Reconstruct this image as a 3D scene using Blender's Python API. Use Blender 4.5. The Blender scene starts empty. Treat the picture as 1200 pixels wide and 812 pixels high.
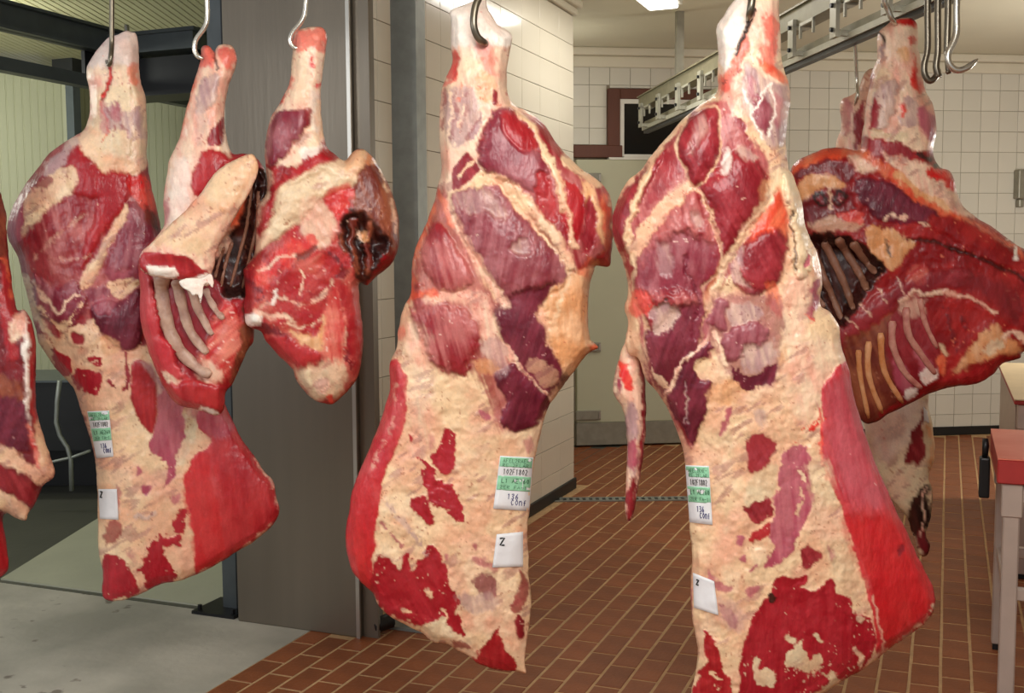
import bpy, math, random
import numpy as np
from mathutils import Matrix, Vector
random.seed(7)
S = bpy.context.scene
COL = S.collection

# ------------------------------------------------------------------ camera
F = 1290.0; PITCH = math.radians(4.79); ROLL = -0.006; CAMH = 1.343; TH = math.radians(21.6)
def rotm():
    a = math.pi/2-PITCH
    Rx = np.array([[1,0,0],[0,math.cos(a),-math.sin(a)],[0,math.sin(a),math.cos(a)]])
    c, s = math.cos(ROLL), math.sin(ROLL)
    Rz = np.array([[math.cos(TH),-math.sin(TH),0],[math.sin(TH),math.cos(TH),0],[0,0,1]])
    return Rz@Rx@np.array([[c,-s,0],[s,c,0],[0,0,1]])
RM = rotm(); CP = np.array([0,0,CAMH]); FW = np.array([-math.sin(TH), math.cos(TH), 0])
cd = bpy.data.cameras.new('camera'); cam = bpy.data.objects.new('camera', cd); COL.objects.link(cam)
cd.sensor_width = 36; cd.sensor_fit = 'HORIZONTAL'; cd.lens = F/1200*36; cd.clip_start = .05
M4 = Matrix.Identity(4)
for i in range(3):
    for j in range(3): M4[i][j] = RM[i][j]
M4.translation = Vector(CP); cam.matrix_world = M4
S.camera = cam
# ------------------------------------------------------------------ light
S.view_settings.view_transform = 'Standard'; S.view_settings.look = 'None'
S.view_settings.gamma = 1; S.view_settings.use_curve_mapping = False
S.view_settings.exposure = 0.0
w = bpy.data.worlds.new('world'); S.world = w; w.use_nodes = True
w.node_tree.nodes['Background'].inputs[0].default_value = (.95,.97,1,1)
w.node_tree.nodes['Background'].inputs[1].default_value = 0.45
def arealight(name, loc, aim, sx, sy, power, col=(1,1,1)):
    ld = bpy.data.lights.new(name,'AREA'); ld.shape='RECTANGLE'; ld.size=sx; ld.size_y=sy; ld.energy=power; ld.color=col
    o = bpy.data.objects.new(name, ld); COL.objects.link(o); o.location = loc
    d = Vector(aim)-Vector(loc); o.rotation_euler = d.to_track_quat('-Z','Y').to_euler()
    return o
def cr(x, y, z=0):      # camera-ground frame (right, forward, up) to room frame
    return np.array([x*math.cos(TH)-y*math.sin(TH), x*math.sin(TH)+y*math.cos(TH), z])
def pointlight(name, loc, power, col, r=.12):
    ld = bpy.data.lights.new(name,'POINT'); ld.energy=power; ld.color=col; ld.shadow_soft_size=r
    o = bpy.data.objects.new(name, ld); COL.objects.link(o); o.location = loc; return o
LIGHT_KEY = arealight('key_overhead', cr(.35,.75,2.6), cr(-.05,2.7,1.15), 1.5,1.0, 52, (1,.985,.95))  # unseen soft key light near the ceiling, no fixture
LIGHT_LAMP = arealight('ceiling_lamp_light', (-1.50,5.50,2.672), (-1.50,5.50,0), .16,1.15, 11, (1,.97,.9))
LIGHT_BACK = pointlight('fill_back_hall', cr(3.5,5.8,1.6), 66, (1,.965,.88), .2)  # added out of view to brighten the back wall and ceiling
LIGHT_MID = pointlight('fill_over_camera', cr(.2,.1,2.2), 44, (1,.98,.94), .25)  # added fill above the camera, lifts the ceiling and background
LIGHT_HALL = pointlight('point_behind_corner', cr(.12,7.05,2.3), 8, (1,.965,.9), .1)  # unseen point light behind the corner, no fixture
LIGHT_COLD = arealight('cold_room_light', cr(-2.9,5.9,2.66), cr(-2.3,7.4,1.6), .3,1.2, 34, (.97,1,.86))
LIGHT_COLD2 = pointlight('point_cold_room', cr(-3.6,4.6,2.2), 30, (.98,1,.88), .15)  # unseen point light in the cold room, no fixture
LIGHT_SIDE = arealight('fill_side', cr(-3.4,.6,2.0), cr(-1.2,3.6,.8), 1.6,1.6, 34, (.95,.98,1))  # added fill from the left, brightens the concrete floor

# ------------------------------------------------------------------ helpers
def ray(x, y):
    x = np.asarray(x, float); y = np.asarray(y, float)
    d = np.stack([(x-600)/F, -(y-406)/F, -np.ones_like(x)], -1)
    return d@RM.T
def atD(x, y, D):       # photo pixel at forward distance D (m)
    d = ray(x, y); f = d@FW
    return CP + d*(np.asarray(D)/f)[..., None]
def atZ(x, y, z):
    d = ray(x, y); return CP + d*((z-CAMH)/d[2])
def lin(c):
    c = np.asarray(c, float)/255.
    return np.where(c <= .04045, c/12.92, ((c+.055)/1.055)**2.4)
def col4(c): return tuple(lin(c))+(1,)

def tag(o, label=None, cat=None, group=None, kind=None):
    if label: o['label'] = label
    if cat: o['category'] = cat
    if group: o['group'] = group
    if kind: o['kind'] = kind
    return o
def empty(name, loc, parent=None):
    o = bpy.data.objects.new(name, None); COL.objects.link(o); o.location = loc; o.empty_display_size = .05
    if parent: o.parent = parent
    return o
def mesh_obj(name, verts, faces, mat=None, parent=None, origin=None, smooth=False, world=True):
    """verts in world coordinates unless world=False"""
    me = bpy.data.meshes.new(name)
    v = np.asarray(verts, float)
    po = np.array(parent_origin(parent)) if parent else np.zeros(3)
    if origin is None: origin = v.mean(0) if (world and not parent) else po
    origin = np.asarray(origin, float)
    if world: v = v-origin
    me.from_pydata([tuple(p) for p in v], [], faces)
    if mat: me.materials.append(mat)
    if smooth: me.polygons.foreach_set('use_smooth', [True]*len(me.polygons))
    o = bpy.data.objects.new(name, me); COL.objects.link(o)
    if parent: o.parent = parent; o.location = origin-po
    else: o.location = origin
    ORG[o.name] = origin
    return o
ORG = {}
def parent_origin(p): return ORG.get(p.name, np.zeros(3)) if p else np.zeros(3)

class MB:
    def __init__(s): s.v = []; s.f = []; s.c=[]
    def box(s, x0,x1,y0,y1,z0,z1, R=None, T=None):
        b = len(s.v)
        p = [(x,y,z) for z in (z0,z1) for y in (y0,y1) for x in (x0,x1)]
        for q in p:
            q = np.array(q, float)
            if R is not None: q = R@q
            if T is not None: q = q+T
            s.v.append(tuple(q))
        s.f += [tuple(b+i for i in t) for t in ((0,2,3,1),(4,5,7,6),(0,1,5,4),(2,6,7,3),(0,4,6,2),(1,3,7,5))]
        return s
    def bbox(s, x0,x1,y0,y1,z0,z1, e, ax='y-'):
        """box with one face chamfered (tile): face at y0 side when ax='y-', z1 when 'z+', x1 when 'x+'"""
        b = len(s.v)
        if ax == 'z+':
            s.v += [(x0,y0,z0),(x1,y0,z0),(x1,y1,z0),(x0,y1,z0),(x0,y0,z1-e),(x1,y0,z1-e),(x1,y1,z1-e),(x0,y1,z1-e),(x0+e,y0+e,z1),(x1-e,y0+e,z1),(x1-e,y1-e,z1),(x0+e,y1-e,z1)]
        elif ax == 'y-':
            s.v += [(x0,y1,z0),(x1,y1,z0),(x1,y1,z1),(x0,y1,z1),(x0,y0+e,z0),(x1,y0+e,z0),(x1,y0+e,z1),(x0,y0+e,z1),(x0+e,y0,z0+e),(x1-e,y0,z0+e),(x1-e,y0,z1-e),(x0+e,y0,z1-e)]
        else:
            s.v += [(x0,y0,z0),(x0,y1,z0),(x0,y1,z1),(x0,y0,z1),(x1-e,y0,z0),(x1-e,y1,z0),(x1-e,y1,z1),(x1-e,y0,z1),(x1,y0+e,z0+e),(x1,y1-e,z0+e),(x1,y1-e,z1-e),(x1,y0+e,z1-e)]
        s.f += [(b+3,b+2,b+1,b)]
        for k in range(4):
            j = (k+1) % 4
            s.f += [(b+k,b+j,b+4+j,b+4+k),(b+4+k,b+4+j,b+8+j,b+8+k)]
        s.f += [(b+8,b+9,b+10,b+11)]
        return s
    def tube(s, pts, r, n=8, cap=True, flat=1.0, nrm=None):
        pts = np.asarray(pts, float); m = len(pts)
        r = np.broadcast_to(np.asarray(r, float), (m,))
        b = len(s.v); T = np.gradient(pts, axis=0); T /= np.linalg.norm(T, axis=1)[:,None]+1e-9
        u = np.array([0,0,1.]) if abs(T[0][2]) < .9 else np.array([1.,0,0])
        if nrm is not None: u = np.asarray(nrm, float)
        for i in range(m):
            a = u-T[i]*(u@T[i]); a /= np.linalg.norm(a); c = np.cross(T[i], a)
            if nrm is None: u = a
            for k in range(n):
                t = 2*math.pi*k/n
                s.v.append(tuple(pts[i]+r[i]*(a*math.cos(t)*flat+c*math.sin(t))))
        for i in range(m-1):
            for k in range(n):
                k2 = (k+1) % n
                s.f.append((b+i*n+k, b+i*n+k2, b+(i+1)*n+k2, b+(i+1)*n+k))
        if cap:
            s.f.append(tuple(b+k for k in range(n))[::-1]); s.f.append(tuple(b+(m-1)*n+k for k in range(n)))
        return s
    def build(s, name, mat=None, parent=None, origin=None, smooth=False, world=True):
        return mesh_obj(name, s.v, s.f, mat, parent, origin, smooth, world)
def bevel(o, wd, seg=1):
    m = o.modifiers.new('bevel','BEVEL'); m.width = wd; m.segments = seg; m.limit_method='ANGLE'; m.angle_limit=math.radians(50); return o

# ------------------------------------------------------------------ materials
def newmat(name):
    m = bpy.data.materials.new(name); m.use_nodes = True
    nt = m.node_tree; b = nt.nodes['Principled BSDF']; return m, nt, b
def mat(name, rgb, rough=.5, metal=0, var=.06, scale=8, bump=0, bscale=40, spec=.5, stretch=(1,1,1), rgb2=None, thr=None, emit=0, coat=0, perobj=0, spots=0):
    m, nt, b = newmat(name); N = nt.nodes; L = nt.links
    tc = N.new('ShaderNodeTexCoord'); mp = N.new('ShaderNodeMapping'); mp.inputs['Scale'].default_value = stretch
    L.new(tc.outputs['Object'], mp.inputs[0])
    nz = N.new('ShaderNodeTexNoise'); nz.inputs['Scale'].default_value = scale; nz.inputs['Detail'].default_value = 6
    L.new(mp.outputs[0], nz.inputs[0])
    rp = N.new('ShaderNodeValToRGB')
    a = np.array(lin(rgb)); c2 = np.array(lin(rgb2)) if rgb2 else a*(1+var)
    lo = a*(1-var) if not rgb2 else a
    p = thr or (.3,.7)
    rp.color_ramp.elements[0].position = p[0]; rp.color_ramp.elements[1].position = p[1]
    rp.color_ramp.elements[0].color = tuple(np.clip(lo,0,1))+(1,); rp.color_ramp.elements[1].color = tuple(np.clip(c2,0,1))+(1,)
    L.new(nz.outputs[0], rp.inputs[0]); out = rp.outputs[0]
    if perobj:
        oi = N.new('ShaderNodeObjectInfo'); hs = N.new('ShaderNodeHueSaturation')
        mr = N.new('ShaderNodeMapRange'); mr.inputs['To Min'].default_value = 1-perobj; mr.inputs['To Max'].default_value = 1+perobj
        L.new(oi.outputs['Random'], mr.inputs[0]); L.new(mr.outputs[0], hs.inputs['Value']); L.new(out, hs.inputs['Color']); out = hs.outputs[0]
    if spots:
        n3 = N.new('ShaderNodeTexNoise'); n3.inputs['Scale'].default_value = 14; n3.inputs['Detail'].default_value = 3; L.new(tc.outputs['Object'], n3.inputs[0])
        n4 = N.new('ShaderNodeTexNoise'); n4.inputs['Scale'].default_value = 1.6; L.new(tc.outputs['Object'], n4.inputs[0])
        ml = N.new('ShaderNodeMath'); ml.operation='MULTIPLY'; L.new(n3.outputs[0], ml.inputs[0]); L.new(n4.outputs[0], ml.inputs[1])
        r3 = N.new('ShaderNodeMapRange'); r3.inputs['From Min'].default_value=.36; r3.inputs['From Max'].default_value=.40; r3.inputs['To Max'].default_value=.65; L.new(ml.outputs[0], r3.inputs[0])
        mx = N.new('ShaderNodeMix'); mx.data_type='RGBA'; L.new(r3.outputs[0], mx.inputs['Factor']); L.new(out, mx.inputs['A']); mx.inputs['B'].default_value = col4((74,56,46)); out = mx.outputs['Result']
    L.new(out, b.inputs['Base Color'])
    b.inputs['Roughness'].default_value = rough; b.inputs['Metallic'].default_value = metal
    b.inputs['Specular IOR Level'].default_value = spec
    b.inputs['Coat Weight'].default_value = coat
    if emit: b.inputs['Emission Color'].default_value = tuple(a)+(1,); b.inputs['Emission Strength'].default_value = emit
    if bump:
        n2 = N.new('ShaderNodeTexNoise'); n2.inputs['Scale'].default_value = bscale; n2.inputs['Detail'].default_value = 4
        L.new(mp.outputs[0], n2.inputs[0]); bp = N.new('ShaderNodeBump'); bp.inputs['Strength'].default_value = bump; bp.inputs['Distance'].default_value = .01
        L.new(n2.outputs[0], bp.inputs['Height']); L.new(bp.outputs[0], b.inputs['Normal'])
    return m
def meat_material():
    m, nt, b = newmat('meat'); N = nt.nodes; L = nt.links
    at = N.new('ShaderNodeAttribute'); at.attribute_name = 'flesh'
    tc = N.new('ShaderNodeTexCoord')
    nz = N.new('ShaderNodeTexNoise'); nz.inputs['Scale'].default_value = 160; nz.inputs['Detail'].default_value = 5; nz.inputs['Roughness'].default_value=.6
    L.new(tc.outputs['Object'], nz.inputs[0])
    mr = N.new('ShaderNodeMapRange'); mr.inputs['From Min'].default_value=.3; mr.inputs['From Max'].default_value=.7
    mr.inputs['To Min'].default_value = .93; mr.inputs['To Max'].default_value = 1.06
    L.new(nz.outputs[0], mr.inputs[0])
    mx = N.new('ShaderNodeVectorMath'); mx.operation='SCALE'; L.new(at.outputs['Color'], mx.inputs[0]); L.new(mr.outputs[0], mx.inputs['Scale'])
    L.new(mx.outputs[0], b.inputs['Base Color'])
    b.inputs['Roughness'].default_value = .36; b.inputs['Specular IOR Level'].default_value = .5
    n2 = N.new('ShaderNodeTexNoise'); n2.inputs['Scale'].default_value = 75; n2.inputs['Detail'].default_value = 4
    mp = N.new('ShaderNodeMapping'); mp.inputs['Scale'].default_value=(1,1,.45); L.new(tc.outputs['Object'], mp.inputs[0]); L.new(mp.outputs[0], n2.inputs[0])
    bp = N.new('ShaderNodeBump'); bp.inputs['Strength'].default_value=.5; bp.inputs['Distance'].default_value=.006
    L.new(n2.outputs[0], bp.inputs['Height']); L.new(bp.outputs[0], b.inputs['Normal'])
    b.inputs['Subsurface Weight'].default_value = 0
    return m
MEAT = meat_material()
M = dict(
 wtile=mat('white_wall_tile',(212,207,194),.16,0,.03,3,0.03,6,perobj=.035),
 wtile2=mat('white_side_tile',(218,210,192),.14,0,.03,3,0.03,6,perobj=.03),
 grout=mat('grey_grout',(150,138,118),.9,0,.1,30),
 ftile=mat('terracotta_floor_tile',(138,78,44),.5,0,.16,9,.25,60,spec=.35,perobj=.14),
 fgrout=mat('sandy_floor_grout',(186,150,108),.9,0,.12,20,.2,80),
 conc=mat('stained_concrete',(158,154,142),.6,0,.1,2.2,.15,30,rgb2=(200,194,180),thr=(.35,.66),spots=1),
 concdark=mat('cold_room_floor',(84,84,74),.45,0,.1,3,.1,30),
 lit_floor=mat('lit_floor_patch',(182,182,160),.5,0,.06,3,.1,30),
 ceil=mat('beige_ceiling',(214,208,186),.8,0,.03,2),
 cornice=mat('beige_cornice',(214,206,186),.6,0,.03,4),
 base=mat('black_rubber_skirting',(22,21,20),.5,0,.1,10),
 steel=mat('brushed_dark_steel',(124,115,102),.36,.55,.10,6,.06,60,stretch=(1,1,.08)),
 steeledge=mat('bright_steel_edge',(190,186,178),.3,.8,.05,6),
 galv=mat('galvanised_steel',(150,154,148),.45,.45,.10,22,.05,50),
 olive=mat('olive_rail_steel',(132,126,100),.45,.3,.12,22),
 galvl=mat('light_galvanised_steel',(178,176,160),.4,.4,.08,22),
 gunmetal=mat('dark_painted_steel',(84,90,92),.4,.35,.12,12),
 black=mat('black_steel',(24,25,27),.4,.2,.2,10),
 blackgl=mat('dark_window_glass',(10,14,16),.06,0,.1,3),
 wood=mat('brown_window_wood',(92,48,30),.45,0,.12,14,.1,60,stretch=(1,1,.2)),
 whitef=mat('white_window_frame',(222,218,208),.35,0,.02,5),
 door=mat('pale_green_door_panel',(184,182,156),.45,0,.03,2),
 dsteel=mat('door_hinge_steel',(146,142,128),.4,.3,.12,18),
 panel=mat('cream_cold_room_panel',(190,190,160),.5,0,.05,2),
 panelc=mat('cream_ceiling_panel',(214,208,168),.45,0,.05,2),
 redboard=mat('red_cutting_board',(214,108,84),.5,0,.08,7,.06,60,rgb2=(224,128,104)),
 reddark=mat('red_board_side',(170,44,40),.5,0,.08,20),
 palewood=mat('pale_cutting_board',(214,190,152),.5,0,.06,10,.05,60),
 alum=mat('dull_aluminium_frame',(186,168,156),.42,.25,.07,12),
 hook=mat('polished_hook_steel',(205,200,188),.25,.85,.05,20),
 hookd=mat('dark_hook_steel',(120,112,98),.3,.85,.08,20),
 paper=mat('white_label_paper',(232,232,236),.6,0,.02,30,.15,30),
 green=mat('green_label_print',(146,206,168),.6,0,.10,90),
 ink=mat('black_label_ink',(40,44,44),.6,0,.05,30),
 inkg=mat('green_label_ink',(70,120,90),.6,0,.05,30),
 inkb=mat('blue_pen_ink',(60,58,110),.6,0,.05,30),
 bonep=mat('pink_rib_membrane',(176,96,88),.42,0,.16,30,.3,60,rgb2=(212,156,138)),
 bone=mat('rib_bone_membrane',(160,118,104),.42,0,.16,30,.3,60,rgb2=(206,172,150)),
 bonebr=mat('brown_rib_membrane',(126,84,64),.45,0,.16,30,.3,60,rgb2=(150,100,78)),
 boneor=mat('orange_fat_rib',(204,128,72),.42,0,.16,30,.3,60,rgb2=(226,166,120)),
 lamp=mat('lamp_diffuser',(255,252,240),.5,0,0,2,emit=3.2),
)

# ------------------------------------------------------------------ floor
WX = -1.97; CY = 5.93; TZ0 = .005; TP = .1465; CEIL = 2.745
PHI = math.radians(7.5)+TH
cP, sP = math.cos(PHI), math.sin(PHI)
BM = 7.5216  # back wall distance along its normal
def bw(s, m, z):            # back wall frame (s along wall, m depth) to room frame
    return np.array([s*cP-m*sP, s*sP+m*cP, z])
P1 = atZ(1100, 510, 0); BM = -P1[0]*sP+P1[1]*cP
RB = np.array([[cP,-sP,0],[sP,cP,0],[0,0,1]])
def inframe(p, mx=0):
    q = RM.T@(np.asarray(p)-CP)
    if q[2] > -.2: return None
    x, y = 600+F*q[0]/-q[2], 406-F*q[1]/-q[2]
    return (x, y) if -mx <= x <= 1200+mx and -mx <= y <= 812+mx else None
floor = mesh_obj('floor', [(-2.1,-1,-.0015),(6,-1,-.0015),(6,12,-.0015),(-2.1,12,-.0015),(-2.1,-1,-.1),(6,-1,-.1),(6,12,-.1),(-2.1,12,-.1)],
                 [(0,1,2,3),(4,7,6,5),(0,4,5,1),(1,5,6,2),(2,6,7,3),(3,7,4,0)], M['fgrout'], origin=(0,0,0))
tag(floor, kind='structure')
px_, py_ = .0917, .183; jt = .0085
def tmesh(name, wx, wy, h):
    b = MB().bbox(-wx/2,wx/2,-wy/2,wy/2,-h,.0,.002,'z+')
    me = bpy.data.meshes.new(name); me.from_pydata(b.v, [], b.f); return me
ft = tmesh('floor_tile', px_-jt, py_-jt, .012); ft.materials.append(M['ftile'])
cand = []; rest = MB()
dl = [(.252,5.612),(1.6,5.55)]
for i in range(-8, 62):
    for j in range(-2, 44):
        x = -2.1+(i+.5)*px_; y = 2.738-4*py_+j*py_+(py_/2 if i % 2 else 0)
        if i < 0 and y < CY+.1: continue
        if x < WX+.03 and 3.30 < y < CY+.09 and x > -2.2 : continue
        if x < -2.1 and y < CY+.1: continue
        m = -x*sP+y*cP
        if m > BM-.05: continue
        # drain channel strip
        yc = -x*math.sin(-0.0)+0
        f = -x*math.sin(TH)+y*math.cos(TH)
        if abs(f-5.94) < .0: continue
        cand.append((inframe((x,y,0)), x, y))
vis = sorted([c for c in cand if c[0]], key=lambda c: -c[0][1])
chosen = set(id(c) for c in vis[:296])
for c in cand:
    if id(c) in chosen:
        o = bpy.data.objects.new('floor_tile', ft); COL.objects.link(o); o.parent = floor
        o.location = (c[1], c[2], random.uniform(-.0006,.0008)); o.rotation_euler = (0,0,random.uniform(-.006,.006))
    elif c[0] or (c[2] > 1.0 and c[2] < 9.5 and c[1] < 4.6):
        rest.bbox(c[1]-(px_-jt)/2,c[1]+(px_-jt)/2,c[2]-(py_-jt)/2,c[2]+(py_-jt)/2,-.012,random.uniform(-.0006,.0008),.002,'z+')
tag(rest.build('floor_tile_field', M['ftile'], floor), kind='stuff')
# drain channel with slots
g = MB(); d0 = cr(.22,5.935,.0); d1 = cr(2.2,5.96,.0)
dv = (d1-d0)/np.linalg.norm(d1-d0); dn = np.array([-dv[1],dv[0],0]); RD = np.array([dv,dn,[0,0,1]]).T
Ld = np.linalg.norm(d1-d0)
g.box(0,Ld,-.045,-.028,0,.006,RD,d0); g.box(0,Ld,.028,.045,0,.006,RD,d0)
for k in range(int(Ld/.036)): g.box(k*.036,k*.036+.017,-.03,.03,.001,.005,RD,d0)
drain = g.build('drain_grate', M['galv'], origin=tuple((d0+d1)/2))
tag(drain, 'narrow slotted steel drain channel crossing the tiled floor', 'drain')
tag(MB().box(0,Ld,-.03,.03,-.001,.0015,RD,d0).build('drain_slot', M['black'], drain), 'black gap under the grate')

conc = mesh_obj('floor', [(-9,-1,-.1),(-2.1,-1,-.1),(-2.1,3.37,-.1),(-9,3.37,-.1),(-9,-1,0),(-2.1,-1,0),(-2.1,3.37,0),(-9,3.37,0)],
    [(0,3,2,1),(4,5,6,7),(0,1,5,4),(1,2,6,5),(2,3,7,6),(3,0,4,7)], M['conc'], origin=(-4,1.5,0)); tag(conc, kind='structure')
cold = mesh_obj('floor', [(-9,3.38,-.1),(-2.0,3.38,-.1),(-2.0,12,-.1),(-9,12,-.1),(-9,3.38,-.002),(-2.0,3.38,-.002),(-2.0,12,-.002),(-9,12,-.002)],
    [(0,3,2,1),(4,5,6,7),(0,1,5,4),(1,2,6,5),(2,3,7,6),(3,0,4,7)], M['concdark'], origin=(-4,6,0)); tag(cold, kind='structure')
# light on the cold room floor, painted as a pale patch (its far edge runs diagonally)
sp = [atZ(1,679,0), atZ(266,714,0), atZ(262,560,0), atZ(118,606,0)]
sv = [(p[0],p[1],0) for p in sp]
lit_floor = mesh_obj('floor_lit_1', [(a,b,-.01) for a,b,c in sv]+[(a,b,.004) for a,b,c in sv], [(3,2,1,0),(4,5,6,7),(0,1,5,4),(1,2,6,5),(2,3,7,6),(3,0,4,7)], M['lit_floor'])
tag(lit_floor, kind='structure')

# ------------------------------------------------------------------ left tiled wall
wl = MB().box(WX-.25,WX-.008,3.42,CY-.006,0,CEIL).build('wall_left', M['grout'], origin=(WX,4.6,0)); tag(wl, kind='structure')
ys = [CY]; 
for wdt in (.245,.297,.257,.275,.257,.27,.132): ys.append(ys[-1]-wdt)
while ys[-1] > 3.5: ys.append(max(ys[-1]-.137,3.44))
wt_cache = {}
def walltile(parent, name, loc, wd, ht, mat_, rot=0):
    k = (round(wd,3), round(ht,3), mat_.name)
    if k not in wt_cache:
        b = MB().bbox(-wd/2+.0012,wd/2-.0012,0,.008,-ht/2+.0012,ht/2-.0012,.0012,'y-')
        me = bpy.data.meshes.new(name); me.from_pydata(b.v, [], b.f); me.materials.append(mat_); wt_cache[k] = me
    o = bpy.data.objects.new(name, wt_cache[k]); COL.objects.link(o); o.parent = parent
    o.location = np.asarray(loc)-parent_origin(parent); o.rotation_euler = (random.uniform(-.004,.004), 0, rot+random.uniform(-.004,.004)); return o
zrows = [TZ0+TP*k for k in range(18)]+[2.655]
for a, b_ in zip(ys[1:], ys[:-1]):
    for z0, z1 in zip(zrows[:-1], zrows[1:]):
        walltile(wl, 'wall_tile', (WX,(a+b_)/2,(z0+z1)/2), b_-a, z1-z0, M['wtile2'], math.pi/2)
# end face of that wall towards the back
for z0, z1 in zip(zrows[:-1], zrows[1:]): walltile(wl, 'wall_tile', (WX-.12,CY,(z0+z1)/2), .22, z1-z0, M['wtile2'], math.pi)
bs = MB().box(WX-.01,WX+.012,3.42,CY+.012,0.0,.062).build('baseboard_left', M['base']); tag(bs, kind='structure'); bevel(bs,.003)
c = MB().box(WX-.03,WX+.045,3.42,CY+.045,2.70,CEIL).box(WX-.03,WX+.022,3.42,CY+.022,2.66,2.70).build('trim_2', M['cornice']); bevel(c,.012,3); tag(c, kind='structure')

# ------------------------------------------------------------------ back wall
wb = MB().box(1.30,6.5,BM+.008,BM+.2,0,CEIL,RB).build('wall_back', M['grout'], origin=tuple(bw(2.5,BM,0))); tag(wb, kind='structure')
zr = [.06]+[TZ0+TP*k for k in range(1,18)]+[2.615]
cols = [2.969-.1435*i for i in range(-25,32)]
cnt = 0; restb = MB()
for s0 in sorted(cols):
    for z0, z1 in zip(zr[:-1], zr[1:]):
        s1 = s0+.1435; sm = (s0+s1)/2; zm = (z0+z1)/2
        a, b_, lo, hi = s0, s1, z0, z1
        if 1.40 < sm < 2.86 and z0 < 2.0: 
            if z1 > 2.09 and sm < 1.66: lo = 2.09
            elif z0 < 2.0: continue
        if sm < 1.66 and z0 < 2.09 and sm > 1.40: 
            lo = max(lo, 2.09)
            if lo > hi-.03: continue
        if 1.66 < s1 and s0 < 2.83 and z0 < 2.47:
            if s0 < 1.64: b_ = 1.656
            elif s1 > 2.86: a = 2.83
            elif z1 > 2.485: lo = 2.475
            else: continue
        if b_-a < .02 or hi-lo < .02: continue
        if s0 < 1.3: continue
        p = bw((a+b_)/2, BM, (lo+hi)/2); v = inframe(p)
        if v and cnt < 299:
            cnt += 1; walltile(wb, 'wall_tile', p, b_-a, hi-lo, M['wtile'], PHI)
        elif s0 > 1.3: restb.bbox(a+.0018,b_-.0018,BM,BM+.008,lo+.0018,hi-.0018,.0022,'y-')
restb.v = [tuple(RB@np.array(q)) for q in restb.v]
tag(restb.build('wall_tile_field', M['wtile'], wb), kind='stuff')
b1 = MB().box(2.86,6.4,BM-.012,BM+.004,0,.062,RB).build('baseboard_back', M['base']); tag(b1, kind='structure'); bevel(b1,.003)
b2 = MB().box(1.3,6.4,BM-.05,BM+.004,2.69,CEIL,RB).box(1.3,6.4,BM-.022,BM+.004,2.612,2.69,RB).build('trim_3', M['cornice']); bevel(b2,.012,3); tag(b2, kind='structure')
wq = MB().box(-2.62,-2.5,3.6,8.9,0,CEIL).build('wall_cold', M['panel']); tag(wq, kind='structure')
# door
dr = MB().box(1.435,2.80,BM-.06,BM+.006,.17,1.985,RB).build('door_1', M['door']); bevel(dr,.006,2); tag(dr, kind='structure')
bevel(MB().box(1.43,2.81,BM-.068,BM-.0,.012,.17,RB).build('kick_plate', M['dsteel'], dr),.003)
for z in (1.86,.70,.155+.07):
    h = MB().box(1.425,1.60,BM-.082,BM-.058,z-.032,z+.032,RB).build('hinge', M['dsteel'], dr); bevel(h,.004,2)
    MB().box(1.585,1.598,BM-.088,BM-.082,z-.022,z+.022,RB).build('hinge_pin', M['steeledge'], h)
MB().box(1.66,2.80,BM-.064,BM-.0,1.985,2.0,RB).build('top_rail', M['whitef'], dr)
f = MB().box(1.42,1.76,BM-.035,BM+.006,2.0,2.085,RB).build('trim_4', M['wood']); bevel(f,.004); tag(f, kind='structure')
# window
wn = MB()
wn.box(1.66,1.745,BM-.03,BM+.01,2.002,2.47,RB); wn.box(1.745,2.745,BM-.03,BM+.01,2.40,2.47,RB); wn.box(2.745,2.83,BM-.03,BM+.01,2.002,2.47,RB)
wn = wn.build('window_1', M['wood']); bevel(wn,.004); tag(wn, kind='structure')
fr = MB()
fr.box(1.745,1.775,BM-.02,BM+.02,2.01,2.40,RB); fr.box(2.715,2.745,BM-.02,BM+.02,2.01,2.40,RB); fr.box(1.775,2.715,BM-.02,BM+.02,2.37,2.40,RB); fr.box(1.775,2.715,BM-.02,BM+.02,2.002,2.025,RB)
fr = fr.build('window_frame', M['whitef'], wn)
MB().box(1.775,2.715,BM+.0,BM+.006,2.02,2.38,RB).build('window_pane', M['blackgl'], fr)
# fitting on the back wall at the right edge
q = atD(1197,218,8.0); s_ = q[0]*cP+q[1]*sP
o = MB().box(s_-.02,s_+.25,BM-.07,BM,1.72,1.93,RB).box(s_+.0,s_+.04,BM-.05,BM,1.66,1.72,RB).build('wall_box', M['dsteel']); bevel(o,.008,2)
tag(o, 'grey metal box fixed high on the white tiled back wall', 'wall box')
# ceilings
ce = mesh_obj('ceiling', [(-2.45,-1,CEIL),(7,-1,CEIL),(7,12,CEIL),(-2.45,12,CEIL),(-2.45,-1,CEIL+.1),(7,-1,CEIL+.1),(7,12,CEIL+.1),(-2.45,12,CEIL+.1)],
    [(0,3,2,1),(4,5,6,7),(0,1,5,4),(1,2,6,5),(2,3,7,6),(3,0,4,7)], M['ceil'], origin=(0,5,CEIL)); tag(ce, kind='structure')
wr = MB().box(4.6,4.8,.2,12,0,CEIL).build('wall_right', M['wtile']); tag(wr, kind='structure')

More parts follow.
